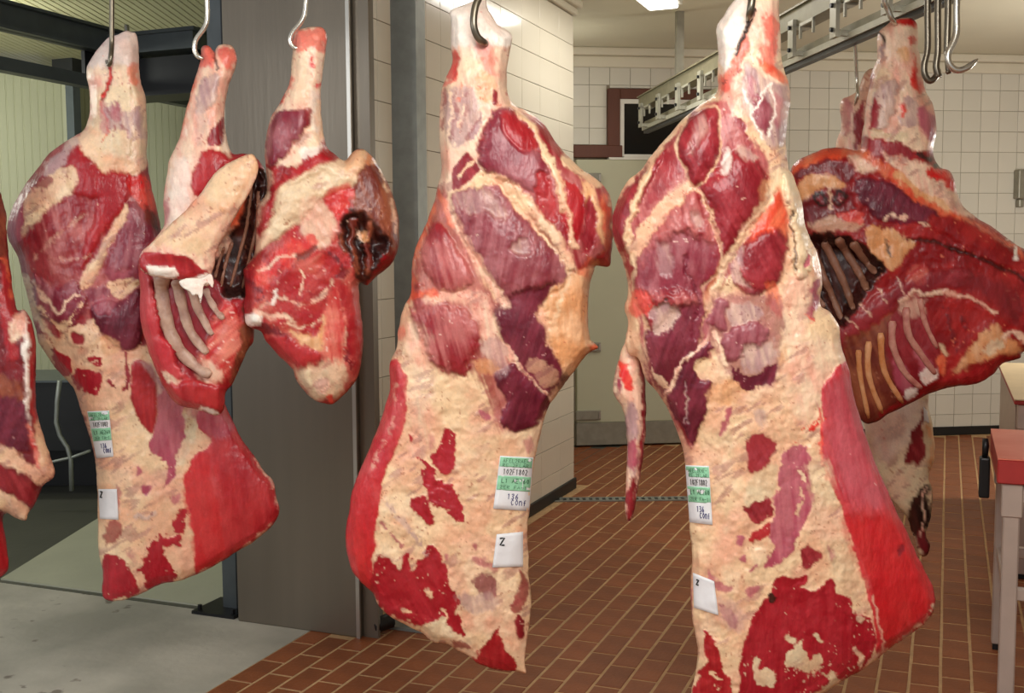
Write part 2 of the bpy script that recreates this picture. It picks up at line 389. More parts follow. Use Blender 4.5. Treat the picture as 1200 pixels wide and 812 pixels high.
# ------------------------------------------------------------------ steel column and posts
sc = MB().box(-2.405,-1.893,3.312,3.46,0,CEIL).build('steel_column_cladding', M['steel'], origin=(-2.15,3.38,0)); bevel(sc,.004,2)
tag(sc, 'wide brushed dark steel door jamb cladding from floor to ceiling', 'column')
MB().box(-1.903,-1.889,3.304,3.312,0,CEIL).build('edge_strip', M['steeledge'], sc)
MB().box(-1.889,-1.83,3.33,3.345,0,CEIL).box(-1.889,-1.86,3.345,3.42,0,CEIL).build('side_flange', M['steel'], sc)
gp = empty('galvanised_post', (-1.80,3.54,0)); ORG[gp.name] = np.array([-1.80,3.54,0])
tag(gp, 'pale galvanised square steel post in front of the tiled side wall', 'post')
MB().box(-1.865,-1.765,3.555,3.63,0.008,CEIL).build('post_shaft', M['galv'], gp)
MB().box(-1.90,-1.68,3.43,3.62,0,.012).build('base_plate', M['galv'], gp)
o = MB().tube([cr(-.50,3.79,.035),cr(-.435,3.84,.045)],.028,10).build('floor_stop', M['black'], smooth=True); bevel(o,.006,2); tag(o, 'black rubber door stop on the tiles beside the steel column', 'door stop')
dp = empty('dark_post', (-2.47,3.42,0)); ORG[dp.name] = np.array([-2.47,3.42,0])
tag(dp, 'dark painted square steel post at the left of the column', 'post')
MB().box(-2.535,-2.45,3.40,3.50,.01,CEIL).build('post_shaft', M['gunmetal'], dp)
MB().box(-2.445,-2.415,3.36,3.44,.01,CEIL).build('post_flange', M['black'], dp)
b = MB().box(-2.62,-2.43,3.32,3.50,0,.012).build('base_plate', M['black'], dp)
for dx in (-2.60,-2.45): MB().tube([(dx,3.345,.012),(dx,3.345,.03)],.009,6).build('anchor_bolt', M['black'], b)
for q in ((171,755.),): pass
# ------------------------------------------------------------------ cold room
def quadwall(name, x0, D0, x1, D1, zt, m, step=.05):
    a = cr((x0-600)/F*D0, D0); b = cr((x1-600)/F*D1, D1); L = np.linalg.norm(b-a); u = (b-a)/L; n = np.array([u[1],-u[0],0])
    v = []; k = int(L/step); pr = []
    for i in range(k):
        t0 = i*step; pr += [(t0,0),(t0+step*.8,0),(t0+step*.84,-.004),(t0+step*.96,-.004)]
    pr.append((L,0))
    for t, d in pr: v += [tuple(a+u*t+n*d), tuple(a+u*t+n*d+np.array([0,0,zt]))]
    for t in (L, 0): v += [tuple(a+u*t-n*.1), tuple(a+u*t-n*.1+np.array([0,0,zt]))]
    N_ = len(v)//2; f = [(2*i,2*((i+1)%N_),2*((i+1)%N_)+1,2*i+1) for i in range(N_)]
    o = mesh_obj(name, v, f, m); tag(o, kind='structure'); return o
quadwall('wall_left', -420, 6.6, 88, 7.7, 2.62, M['panel'])
quadwall('wall_far', 60, 8.3, 420, 8.9, 2.62, M['panel'])
v = []; f = []
for k in range(142):        # ribs run away from the viewer of the hall
    x0_ = -7.2+k*.045
    b0 = len(v)
    for xx, zz in ((x0_,2.70),(x0_+.034,2.70),(x0_+.037,2.706),(x0_+.045,2.70)):
        for yy in (4.4, 10.5):
            q = cr(xx, yy, zz)
            if xx > -1.2 and yy < 5: q = cr(xx, 5.2, zz)
            v.append(tuple(q))
    f += [(b0,b0+1,b0+3,b0+2),(b0+2,b0+3,b0+5,b0+4),(b0+4,b0+5,b0+7,b0+6)]
RC = lambda p: p
o = mesh_obj('ceiling', v, f, M['panelc']); tag(o, kind='structure')
o = MB().box(-9,-2.45,3.5,11.5,2.72,2.8).build('ceiling', M['panelc']); tag(o, kind='structure')
o = MB().box(-9,-2.53,3.40,3.52,2.42,2.80).build('trim_5', M['gunmetal']); tag(o, kind='structure')
# black rails of the cold room
lr = empty('cold_room_rail', tuple(cr(-1.9,5,2.15))); ORG[lr.name] = cr(-1.9,5,2.15)
tag(lr, 'black double overhead rail with brackets inside the left cold room', 'rail')
rx = -3.62
def ibeam(mb, x, z0, z1, y0, y1, wd=.08, t=.012):
    mb.box(x-wd/2,x+wd/2,y0,y1,z1-t,z1); mb.box(x-wd/2,x+wd/2,y0,y1,z0,z0+t); mb.box(x-.006,x+.006,y0,y1,z0,z1)
m1 = MB(); ibeam(m1, rx, 2.27,2.385, 2.6,5.9); m1.build('upper_beam', M['gunmetal'], lr)
m1 = MB(); m1.box(rx-.03,rx+.03,2.6,5.9,2.10,2.155); m1.build('lower_track', M['gunmetal'], lr)
for yy in (3.35,4.10,4.85,5.5):
    MB().box(rx+.03,rx+.05,yy,yy+.07,2.10,2.29).build('bracket', M['gunmetal'], lr)
    MB().box(rx-.05,rx-.03,yy-.10,yy-.02,2.15,2.27).build('bracket', M['black'], lr)
m1 = MB()
tb = empty('transverse_beam', tuple(cr(-1.75,5.6,2.2))); ORG[tb.name] = cr(-1.75,5.6,2.2)
tag(tb, 'black transverse steel beam with roller gear beside the column', 'beam')
TB = cr(-1.66,5.25,0)
MB().box(-.22,.32,-.10,.10,2.08,2.25,None,TB).build('beam_body', M['black'], tb)
MB().box(-.24,.34,-.16,.13,2.345,2.36,None,TB).box(-.22,.32,-.14,.11,2.27,2.345,None,TB).build('top_plate', M['gunmetal'], tb)
MB().box(-.16,-.08,-.13,.0,2.18,2.30,None,TB).build('bracket', M['gunmetal'], tb)
MB().tube([TB+np.array([-.12,-.05,2.36]),TB+np.array([-.12,-.05,2.42])],.012,8).build('bolt', M['hook'], tb)
MB().tube([TB+np.array([.0,-.06,2.20]),TB+np.array([.0,.02,2.20])],.05,14).build('roller', M['gunmetal'], tb)
o = MB().box(-4.6,-2.6,3.52,3.64,2.50,2.58).build('cold_room_crossbeam', M['gunmetal']); tag(o, 'dark crossbeam under the ceiling at top left corner', 'beam')
pp = empty('cold_room_post', tuple(cr(-2.75,6.9,0))); ORG[pp.name] = cr(-2.75,6.9,0)
tag(pp, 'slim dark post with boxed head against cream cold room panels', 'post')
PP = cr(-2.72,6.95,0)
MB().box(-.03,.03,-.03,.03,0,2.46,None,PP).build('post_shaft', M['gunmetal'], pp)
MB().box(-.10,.06,-.06,.06,2.42,2.56,None,PP).build('head_box', M['black'], pp)
# dark counter with a light edge, pipe frame in front
cc = empty('cold_room_counter', tuple(cr(-3.0,6.2,0))); ORG[cc.name] = cr(-3.0,6.2,0)
tag(cc, 'low black counter with thin steel edge along the cold room wall', 'counter')
RT = np.array([[math.cos(TH),-math.sin(TH),0],[math.sin(TH),math.cos(TH),0],[0,0,1]])
MB().box(-5.0,-1.7,6.0,6.55,.28,.66,RT).build('counter_body', M['black'], cc)
MB().box(-5.0,-1.7,5.97,6.55,.66,.672,RT).build('counter_top', M['gunmetal'], cc)
MB().box(-5.0,-1.7,6.4,6.5,0,.28,RT).build('counter_plinth', M['black'], cc)
pts = [atD(x,y,5.75) for x,y in ((70,446),(67,470),(66,495),(70,510),(79,524),(83,538),(84,575))]
pf = MB().tube(pts,.012,8).tube([atD(28,541,5.75),atD(62,541,5.75),atD(84,536,5.75),atD(106,528,5.75)],.008,6).build('pipe_frame', M['galv'], smooth=True)
tag(pf, 'bent silver pipe frame standing before the black counter', 'pipe frame')

# ------------------------------------------------------------------ ceiling lamp, right rail
def lamp(x, y, label):
    e = empty('ceiling_lamp', (x,y,CEIL)); ORG[e.name] = np.array([x,y,CEIL])
    MB().box(-.10,.10,-.62,.62,-.035,0,None,np.array([x,y,CEIL])).build('housing', M['whitef'], e)
    o = MB().box(-.085,.085,-.60,.60,-.06,-.035,None,np.array([x,y,CEIL])).build('diffuser', M['lamp'], e); bevel(o,.012,2)
    tag(e, label, 'lamp'); return e
lamp(-1.50,5.50,'glowing ceiling lamp above the brown framed window')
A0 = atZ(757,151,2.15); A1 = atZ(1100,-2,2.15); RA = A1-A0; rl = np.linalg.norm(RA); ru = RA/rl
rail = empty('overhead_rail', tuple((A0+A1)/2)); ORG[rail.name] = (A0+A1)/2
tag(rail, 'pale galvanised overhead meat rail with brackets, running to the back window', 'rail')
rn = np.array([ru[1],-ru[0],0])*-1
RR = np.array([ru, np.cross([0,0,1],ru), [0,0,1]]).T
Lr = rl+.75
MB().box(0,Lr,-.012,.012,0,.045,RR,A0).build('lower_rail', M['olive'], rail)
MB().box(0,Lr,-.028,-.012,-.012,.012,RR,A0).build('rail_lip', M['galvl'], rail)
MB().box(0,Lr,-.016,.016,-.03,-.004,RR,A0).build('rail_bottom', M['black'], rail)
mm = MB().box(0,Lr,-.05,.03,.125,.20,RR,A0).box(0,Lr,-.062,.04,.196,.204,RR,A0); mm.build('upper_beam', M['olive'], rail)
n = 0; t = .06
while t < Lr:
    b = MB().box(t,t+.055,-.066,-.05,.0,.15,RR,A0).box(t,t+.055,-.066,.02,.118,.13,RR,A0).box(t+.055,t+.075,-.052,.0,.0,.02,RR,A0).build('bracket', M['galvl'], rail)
    b2 = MB().box(t+.11,t+.25,-.062,-.052,.108,.12,RR,A0).box(t+.11,t+.12,-.062,-.052,.06,.12,RR,A0).box(t+.24,t+.25,-.062,-.052,.06,.12,RR,A0).build('clip_frame', M['galvl'], rail)
    for zz in (.03,.12): MB().tube([A0+RR@np.array([t+.027,-.066,zz]),A0+RR@np.array([t+.027,-.076,zz])],.009,6).build('bolt', M['black'], b)
    t += .42
hp = atD(796,75,6.55)
o = MB().box(-.02,.02,-.022,.022,0,CEIL-2.34,RR,np.array([hp[0],hp[1],2.34])).build('hanger_post', M['dsteel'], rail)

# ------------------------------------------------------------------ tables on the right
def table(x0,x1,y0,y1,ztop,board,side,label,th,name='cutting_table',cat='table',legw=.045):
    e = empty(name, (x0,y0,0)); ORG[e.name] = np.array([x0,y0,0]); tag(e, label, cat)
    b = MB().box(x0,x1,y0,y1,ztop-.004,ztop).build('board_face', board, e)
    bevel(MB().box(x0,x1,y0,y1,ztop-th,ztop-.004).build('board_body', side, e),.004)
    zz = ztop-th
    for lx in (x0+.02, x1-legw-.02):
        for ly in (y0+.02, y1-legw-.02):
            l = MB().box(lx,lx+legw,ly,ly+legw,.02,zz-.09).build('leg', M['alum'], e); bevel(l,.004)
            bevel(MB().box(lx-.006,lx+legw+.006,ly-.006,ly+legw+.006,zz-.10,zz).build('corner_bracket', M['alum'], l),.003)
            MB().box(lx+.004,lx+legw-.004,ly+.004,ly+legw-.004,0,.02).build('foot', M['black'], l)
    a0, a1 = x0+.02, x1-.02
    for ly in (y0+.03, y1-.06): bevel(MB().box(a0,a1,ly,ly+.03,zz-.06,zz-.01).build('apron_rail', M['alum'], e),.003)
    for ly in (y0+.03, y1-.06): bevel(MB().box(a0,a1,ly,ly+.03,.32,.355).build('stretcher', M['alum'], e),.003)
    for lx in (x0+.027, x1-.057): bevel(MB().box(lx,lx+.03,y0+.03,y1-.03,.32,.355).build('stretcher', M['alum'], e),.003)
    return e
T1 = table(.147,1.25,3.45,4.03,.745,M['redboard'],M['reddark'],'aluminium framed table with thick red cutting board at right edge',.075)
T2 = table(.262,1.45,4.86,6.47,.745,M['palewood'],M['reddark'],'table with pale cutting board standing behind the red one',.022)
o = MB().box(.275,.30,5.0,6.4,.05,.70).build('side_panel', M['alum'], T2)
k = MB()
kn = empty('knife_holder', (.125,3.93,.6)); ORG[kn.name] = np.array([.125,3.93,.6]); tag(kn, 'black knife holder hooked on the red topped table side', 'knife holder')
bevel(MB().box(.112,.145,3.90,3.955,.53,.665).build('sheath', M['black'], kn),.006,2)
MB().tube([(.128,3.93,.66),(.13,3.93,.70),(.128,3.935,.725)],[.009,.011,.009],8).build('handle', M['black'], kn, smooth=True)

def hook(pxs, Ds, r, m, label, name='meat_hook', group=None, n=8):
    P = np.array([(a,b) for a,b in pxs], float); Ds = np.broadcast_to(np.asarray(Ds,float),(len(P),))
    Q = [atD(p[0],p[1],d) for p, d in zip(P, Ds)]
    # smooth
    out = []
    for i in range(len(Q)-1):
        p0 = Q[max(i-1,0)]; p1 = Q[i]; p2 = Q[i+1]; p3 = Q[min(i+2,len(Q)-1)]
        for t in (0,.25,.5,.75): out.append(.5*((2*p1)+(-p0+p2)*t+(2*p0-5*p1+4*p2-p3)*t*t+(-p0+3*p1-3*p2+p3)*t**3))
    out.append(Q[-1]); rr = np.full(len(out), r); rr[-3:] = [r*.8, r*.55, r*.2]
    o = MB().tube(out, rr, n).build(name, m, smooth=True)
    tag(o, label, 'hook', group); return o

# ================================================================== meat
rng = np.random.RandomState(5); TAB = rng.rand(256,256).astype(np.float32)
def vn(x, y, seed=0):
    x = x+seed*17.37; y = y+seed*31.11
    xi = np.floor(x).astype(int); yi = np.floor(y).astype(int); fx = x-xi; fy = y-yi
    fx = fx*fx*(3-2*fx); fy = fy*fy*(3-2*fy)
    a = TAB[xi&255,yi&255]; b = TAB[(xi+1)&255,yi&255]; c = TAB[xi&255,(yi+1)&255]; d = TAB[(xi+1)&255,(yi+1)&255]
    return (a*(1-fx)+b*fx)*(1-fy)+(c*(1-fx)+d*fx)*fy
def fbm(x, y, L, seed=0, o=3, ang=None, Lx=None):
    if ang is not None:
        a = math.radians(ang); x, y = (x*math.cos(a)+y*math.sin(a))/(Lx or L*8), (-x*math.sin(a)+y*math.cos(a))/L
    else: x, y = x/L, y/L
    s = 0; w_ = 0
    for k in range(o): s = s+vn(x*2**k, y*2**k, seed+k*3)*.5**k; w_ += .5**k
    return s/w_
def sm(t): t = np.clip(t,0,1); return t*t*(3-2*t)
def P(s): return np.array([[float(q) for q in p.split(',')] for p in s.split()])
def spline(p, closed=True, k=4):
    p = np.asarray(p, float); n = len(p); out = []
    for i in range(n if closed else n-1):
        if closed: a,b,c,d = p[i-1],p[i],p[(i+1)%n],p[(i+2)%n]
        else: a,b,c,d = p[max(i-1,0)],p[i],p[i+1],p[min(i+2,n-1)]
        for j in range(k):
            t = j/k; out.append(.5*((2*b)+(-a+c)*t+(2*a-5*b+4*c-d)*t*t+(-a+3*b-3*c+d)*t**3))
    if not closed: out.append(p[-1])
    return np.array(out)
def segdist(X, Y, poly, closed=True):
    d = np.full(X.shape, 1e9); ins = np.zeros(X.shape, bool); n = len(poly)
    for i in range(n if closed else n-1):
        ax, ay = poly[i]; bx, by = poly[(i+1)%n]; ex, ey = bx-ax, by-ay; l = ex*ex+ey*ey+1e-9
        t = np.clip(((X-ax)*ex+(Y-ay)*ey)/l, 0, 1); dd = (X-ax-t*ex)**2+(Y-ay-t*ey)**2
        d = np.minimum(d, dd)
        if closed: 
            cnd = (ay > Y) != (by > Y)
            if ay != by: ins ^= cnd & (X < (ex)*(Y-ay)/(by-ay)+ax)
    d = np.sqrt(d)
    return np.where(ins, d, -d) if closed else d
# rgb, second rgb, amount, streak angle (None: none), streak pitch, speck rgb, speck threshold
K = {
 'fat':((241,205,164),(232,172,138),.8,None,26,(180,110,86),.86),
 'fatp':((246,212,184),(232,152,134),.75,80,4,(205,110,95),.87),
 'white':((255,242,230),(248,214,198),.6,None,14,(230,150,130),.9),
 'lav':((178,138,138),(224,190,170),.8,78,4,(140,80,90),.86),
 'cream':((230,208,172),(216,176,138),.8,None,20,(180,120,90),.88),
 'org':((228,158,104),(240,190,146),.9,85,5,(190,80,50),.88),
 'ored':((224,76,46),(238,132,92),.8,120,5,(170,30,25),.88),
 'mus':((134,22,34),(176,58,66),.6,60,5,(225,170,150),.93),
 'musd':((112,18,28),(148,38,46),.6,70,6,(190,120,110),.95),
 'sil':((130,38,56),(184,116,122),.62,100,6,(238,200,186),.90),
 'silr':((146,30,40),(198,116,112),.75,75,5,(238,200,186),.91),
 'dark':((94,16,38),(136,46,66),.7,110,4,(196,140,140),.90),
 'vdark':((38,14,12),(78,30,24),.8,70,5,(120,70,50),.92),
 'red':((164,20,32),(196,56,58),.6,85,5,(240,200,175),.95),
 'lean':((164,18,36),(184,44,56),.6,90,6,(238,200,170),.865),
 'flank':((192,42,52),(214,94,94),.55,78,8,(240,150,130),.95),
 'flankb':((194,26,34),(214,58,56),.5,85,14,(150,16,20),.96),
 'pinkr':((198,92,102),(180,58,72),.7,80,6,(235,190,180),.93),
 'mauve':((172,70,90),(196,112,120),.8,85,5,(230,180,170),.92),
 'mred':((200,44,46),(236,142,122),.95,140,5,(250,215,200),.84),
 'wet':((218,30,32),(236,92,74),.8,None,6,(120,10,14),.88),
 'brown':((112,40,30),(164,92,62),.85,70,5,(200,140,110),.88),
 'bred':((142,12,22),(188,46,46),.8,125,7,(232,130,100),.87),
}
def colour(key, X, Y, ang=None):
    a,b,amt,an,L,sp,th = K[key]
    an = ang if ang is not None else an
    n2 = fbm(X,Y,28,3,2)
    n1 = fbm(X,Y,L,9,3,an,L*8) if an is not None else fbm(X,Y,L,9,4)
    n3 = fbm(X,Y,2.4,77,2,an,26) if an is not None else fbm(X,Y,5,77,2)
    t = sm((n1*.45+n2*.45+n3*.10-.5)*3.2+.42)*amt
    A, B, SP = lin(a), lin(b), lin(sp)
    c = A*(1-t[:,None])+B*t[:,None]
    if key in ('fat','cream','fatp'):
        pk = (sm((fbm(X,Y,38,55,3)-.50)*5)*.45)[:,None]; c = c*(1-pk)+lin((236,170,146))*pk
        yl = (sm((fbm(X,Y,30,58,3)-.54)*6)*.5)[:,None]; c = c*(1-yl)+lin((248,220,184))*yl
        g_ = (sm((fbm(X,Y,6,62,3,-32,20)-.585)*12)*sm((fbm(X,Y,45,66,2)-.42)*5)*.6)[:,None]; c = c*(1-g_)+lin((176,120,112))*g_
    c = c*(1+.26*(fbm(X,Y,9,21,3)-.5)+.16*(n3-.5))[:,None]
    s = sm((fbm(X,Y,3.2,33,2)*.72+fbm(X,Y,18,40,2)*.28-th+.12)/.05)[:,None]*.75
    return c*(1-s)+SP*s
MEATS = {}
def meat(name, label, D, outline, base, regions, fac, group='beef quarters hanging on meat hooks', cat='meat', back=.8, seed=1, lump=.004, capt=9, tmax=.13, parent=None, step=2.0, hist=3.0):
    ol = spline(P(outline)); x0, y0 = ol.min(0)-4; x1, y1 = ol.max(0)+4
    nx = int((x1-x0)/step)+2; ny = int((y1-y0)/step)+2
    gx = x0+np.arange(nx)*step; gy = y0+np.arange(ny)*step
    GX, GY = np.meshgrid(gx, gy)
    WXp = GX+(fbm(GX,GY,14,seed)-.5)*2.5; WYp = GY+(fbm(GX,GY,14,seed+5)-.5)*2.5
    sd = segdist(WXp, WYp, ol)
    # coarse inflation
    cs = 6.0; cnx = int((x1-x0)/cs)+3; cny = int((y1-y0)/cs)+3
    CX, CYY = np.meshgrid(x0-cs/2+np.arange(cnx)*cs, y0-cs/2+np.arange(cny)*cs)
    inn = segdist(CX, CYY, ol) > 0
    u = np.zeros(CX.shape); wgt = inn.astype(float)
    for it in range(1800):
        v = .25*(np.roll(u,1,0)+np.roll(u,-1,0)+np.roll(u,1,1)+np.roll(u,-1,1))+.5*cs*cs
        u = u+1.0*(v*wgt-u)
    fx = (GX-CX[0,0])/cs; fy = (GY-CYY[0,0])/cs; ix = fx.astype(int); iy = fy.astype(int); fx -= ix; fy -= iy
    U = (u[iy,ix]*(1-fx)+u[iy,ix+1]*fx)*(1-fy)+(u[iy+1,ix]*(1-fx)+u[iy+1,ix+1]*fx)*fy
    fc = np.interp(GY, [f[0] for f in fac], [f[1] for f in fac])
    pm = D/F
    T = np.sqrt(np.maximum(U,0))*pm
    T = T*fc*np.sqrt(np.clip(sd/capt,0,1))
    T = tmax*np.tanh(T/tmax)
    TB_ = T*back
    # colour + relief
    fin = (sd > -step*1.5)
    X = GX[fin]; Y = GY[fin]
    C = colour(base, X, Y); H = (fbm(X,Y,26,seed+11)-.5)*lump*3.2-np.abs(fbm(X,Y,12,seed+13)-.5)*lump*2.0+(fbm(X,Y,5,seed+15)-.5)*lump*.7
    for r in regions:
        key, pts = r[0], P(r[1]); o = r[2] if len(r) > 2 else {}
        wd = o.get('w'); rough = o.get('rough', 5); soft = o.get('soft', 1.6); m_ = 16+(wd or 0)
        poly = spline(pts, wd is None)
        lo = poly.min(0)-m_; hi = poly.max(0)+m_
        k = (X>lo[0])&(X<hi[0])&(Y>lo[1])&(Y<hi[1])
        if not k.any(): continue
        xs, ys_ = X[k], Y[k]
        wx = xs+(fbm(xs,ys_,13,seed+41)-.5)*rough*2.0+(fbm(xs,ys_,4,seed+43)-.5)*rough*.9
        wy = ys_+(fbm(xs,ys_,13,seed+47)-.5)*rough*2.0+(fbm(xs,ys_,4,seed+49)-.5)*rough*.9
        if wd is None: s = segdist(wx, wy, poly)
        else:
            s = wd/2-segdist(wx, wy, poly, False)
            if o.get('brk'): s = s-(fbm(xs,ys_,9,seed+61)>.56)*wd*.6
        if soft > 3: s = s+(fbm(xs,ys_,2.2,seed+71,2,o.get('ang',70),24)-.5)*soft*.7
        mk = sm(s/soft+.5)*o.get('a',1.0)
        if key is not None:
            cc = colour(key, xs, ys_, o.get('ang'))
            C[k] = C[k]*(1-mk[:,None])+cc*mk[:,None]
        if key not in ('fat','fatp','cream','org','white'): H[k] *= (1-.6*mk)
        bp = o.get('b', 0)
        if bp:
            wid = o.get('bw', 12 if wd is None else max(wd/2,2))
            t = np.clip(s/wid,0,1); H[k] += bp/100.*(np.sqrt(1-(1-t)**2) if bp > 0 else sm(t))
        if o.get('edge') and wd is None:   # cream seam around a muscle
            e = sm(1.2-np.abs(s+1)/o['edge'])*.75; ce_ = colour('fat' if not o.get('ekey') else o['ekey'], xs, ys_)
            C[k] = C[k]*(1-e[:,None])+ce_*e[:,None]
    Tg = T.copy(); hh = np.zeros(GX.shape); hh[fin] = H; 
    Tg = T+hh*sm(sd/8)
    Tg = np.maximum(Tg, -TB_*.8)
    # topology
    ok = sd > -step*.5
    cell = ok[:-1,:-1]&ok[1:,:-1]&ok[:-1,1:]&ok[1:,1:]
    cntn = np.zeros(GX.shape, int); 
    cntn[:-1,:-1]+=cell; cntn[1:,:-1]+=cell; cntn[:-1,1:]+=cell; cntn[1:,1:]+=cell
    used = cntn > 0; bd = used&(cntn < 4)
    gyy, gxx = np.gradient(sd, step); gl = np.hypot(gxx,gyy)+1e-6
    PX = np.where(bd, GX-sd*gxx/gl, GX); PY = np.where(bd, GY-sd*gyy/gl, GY)
    Tg[bd] = 0; TB_[bd] = 0
    idF = -np.ones(GX.shape, int); idF[used] = np.arange(used.sum())
    nb = used&~bd; idB = idF.copy(); idB[nb] = used.sum()+np.arange(nb.sum())
    VF = atD(PX[used], PY[used], D-Tg[used]); VB = atD(PX[nb], PY[nb], D+TB_[nb])
    V = np.concatenate([VF, VB]); top = VF[np.argmax(VF[:,2])]
    jy, jx = np.where(cell)
    a,b,c,d = idF[jy,jx],idF[jy,jx+1],idF[jy+1,jx+1],idF[jy+1,jx]; fq = np.stack([a,d,c,b],1)
    a,b,c,d = idB[jy,jx],idB[jy,jx+1],idB[jy+1,jx+1],idB[jy+1,jx]; fb = np.stack([a,b,c,d],1)
    Q = np.concatenate([fq, fb])
    org = top
    me = bpy.data.meshes.new(name); me.vertices.add(len(V)); me.vertices.foreach_set('co', (V-org).astype(np.float32).ravel())
    me.loops.add(Q.size); me.polygons.add(len(Q)); me.polygons.foreach_set('loop_start', np.arange(0,Q.size,4,dtype=np.int32))
    me.loops.foreach_set('vertex_index', Q.astype(np.int32).ravel()); me.polygons.foreach_set('use_smooth', [True]*len(Q)); me.update(calc_edges=True); me.validate()
    me.materials.append(MEAT)
    CG = np.zeros(GX.shape+(3,)); CG[fin] = C
    cols_ = np.concatenate([CG[used], CG[nb]]); cols_ = np.concatenate([np.clip(cols_,0,1), np.ones((len(cols_),1))],1)
    at = me.attributes.new('flesh','FLOAT_COLOR','POINT'); at.data.foreach_set('color', cols_.astype(np.float32).ravel())
    o = bpy.data.objects.new(name, me); COL.objects.link(o); ORG[o.name] = org
    if parent: o.parent = parent; o.location = org-parent_origin(parent)
    else: o.location = org; tag(o, label, cat, group)
    if parent and label: o['label'] = label
    MEATS[o.name] = dict(D=D, x0=x0, y0=y0, step=step, T=Tg, sd=sd)
    return o
def surf(o, x, y, off=0.0):
    m = MEATS[o.name]; fx = (np.asarray(x,float)-m['x0'])/m['step']; fy = (np.asarray(y,float)-m['y0'])/m['step']
    ny, nx = m['T'].shape; fx = np.clip(fx,0,nx-1.01); fy = np.clip(fy,0,ny-1.01); ix = fx.astype(int); iy = fy.astype(int); fx = fx-ix; fy = fy-iy
    T = m['T']; t = (T[iy,ix]*(1-fx)+T[iy,ix+1]*fx)*(1-fy)+(T[iy+1,ix]*(1-fx)+T[iy+1,ix+1]*fx)*fy
    return atD(x, y, m['D']-t-off)
def rib(par, pts, wpx, m, off=.25, flat=.6, name='rib', taper=.7, base=None):
    p = spline(P(pts), False, 5); D = MEATS[par.name]['D']; r = wpx/2*D/F
    if base is None: q = np.array([surf(par, a, b, r*off) for a,b in p])
    else:
        q = np.array([atD(a, b, D-base[0]-(base[1]-base[0])*i/(len(p)-1)) for i,(a,b) in enumerate(p)])
    n = len(q); rr = r*(1-(1-taper)*np.linspace(0,1,n)); rr = rr*(1+.08*np.sin(np.arange(n)*1.7)); rr[0] *= .7; rr[-1] *= .6
    return MB().tube(q, rr, 10, True, flat, nrm=ray(p[0][0],p[0][1])).build(name, m, par, smooth=True)
def patch(par, quad, off, m, name, parent=None, nx=8, ny=10, thick=.0006):
    q = P(quad); v = []; 
    for k in (0,1):
        for j in range(ny+1):
            for i in range(nx+1):
                s, t = i/nx, j/ny
                p = (q[0]*(1-s)+q[1]*s)*(1-t)+(q[3]*(1-s)+q[2]*s)*t
                v.append(tuple(surf(par, p[0], p[1], off-k*thick)))
    W = nx+1; N_ = W*(ny+1); f = []
    for j in range(ny):
        for i in range(nx):
            a = j*W+i; f.append((a,a+W,a+W+1,a+1)); f.append((N_+a,N_+a+1,N_+a+W+1,N_+a+W))
    rim = [i for i in range(W)]+[j*W+nx for j in range(1,ny+1)]+[ny*W+i for i in range(nx-1,-1,-1)]+[j*W for j in range(ny-1,0,-1)]
    for a, b in zip(rim, rim[1:]+rim[:1]): f.append((a,b,N_+b,N_+a))
    return mesh_obj(name, v, f, m, parent or par, smooth=True)
GL = {'1':['.2,.2 .5,0 .5,1'],'3':['.1,.1 .7,0 .8,.25 .4,.45 .8,.7 .6,1 .1,.9'],'6':['.7,0 .2,.5 .2,.9 .6,1 .8,.7 .6,.5 .2,.6'],
 'c':['.8,.2 .4,0 .1,.5 .4,1 .8,.8'],'o':['.5,0 .1,.5 .5,1 .9,.5 .5,0'],'n':['.1,1 .1,.1 .1,.4 .6,.1 .8,.4 .8,1'],'f':['.8,0 .4,.1 .4,1','.1,.45 .7,.45'],
 'Z':['.0,.02 1,.02 .05,.98 1,.98'],'0':['.5,0 .1,.5 .5,1 .9,.5 .5,0'],'2':['.1,.2 .5,0 .85,.3 .1,1 .9,1'],'8':['.5,.45 .15,.2 .5,0 .85,.2 .5,.45 .1,.75 .5,1 .9,.75 .5,.45'],
 '-':['0,.5 1,.5'],'L':['.1,0 .1,1 .9,1'],'E':['.9,0 .1,0 .1,1 .9,1','.1,.5 .7,.5'],'A':['.0,1 .5,0 1,1','.2,.6 .8,.6'],'F':['.9,0 .1,0 .1,1','.1,.5 .7,.5'],'R':['.1,1 .1,0 .8,.1 .8,.4 .1,.5 .9,1'],'V':['0,0 .5,1 1,0']}
def text(par, parent, s, quad, hw, m, off, name='print'):
    """ink strokes laid on the label; quad = tl,tr,br,bl pixels of the line of text"""
    q = P(quad); v = []; f = []; n = len(s)
    def mp(a, b): return (q[0]*(1-a)+q[1]*a)*(1-b)+(q[3]*(1-a)+q[2]*a)*b
    for i, ch in enumerate(s):
        for st in GL.get(ch, []):
            p = np.array([mp((i+.1+.8*a)/n, b) for a,b in P(st)])
            pd = np.concatenate([p[:1]+(p[j+1]-p[j])*t if False else (p[j]+(p[j+1]-p[j])*t)[None] for j in range(len(p)-1) for t in (0,.5)]+[p[-1:]])
            T = np.gradient(pd, axis=0); T /= np.linalg.norm(T,axis=1)[:,None]+1e-6; Nn = np.stack([-T[:,1],T[:,0]],1)
            b0 = len(v)
            for a, nn in zip(pd, Nn):
                for sg in (1,-1): v.append(tuple(surf(par, a[0]+sg*hw*nn[0], a[1]+sg*hw*nn[1], off)))
            f += [(b0+2*j,b0+2*j+1,b0+2*j+3,b0+2*j+2) for j in range(len(pd)-1)]
    return mesh_obj(name, v, f, m, parent)
def L2(q, a0,a1,b0,b1):
    q = P(q); mp = lambda a,b: (q[0]*(1-a)+q[1]*a)*(1-b)+(q[3]*(1-a)+q[2]*a)*b
    return ' '.join('%.2f,%.2f'%tuple(mp(*t)) for t in ((a0,b0),(a1,b0),(a1,b1),(a0,b1)))
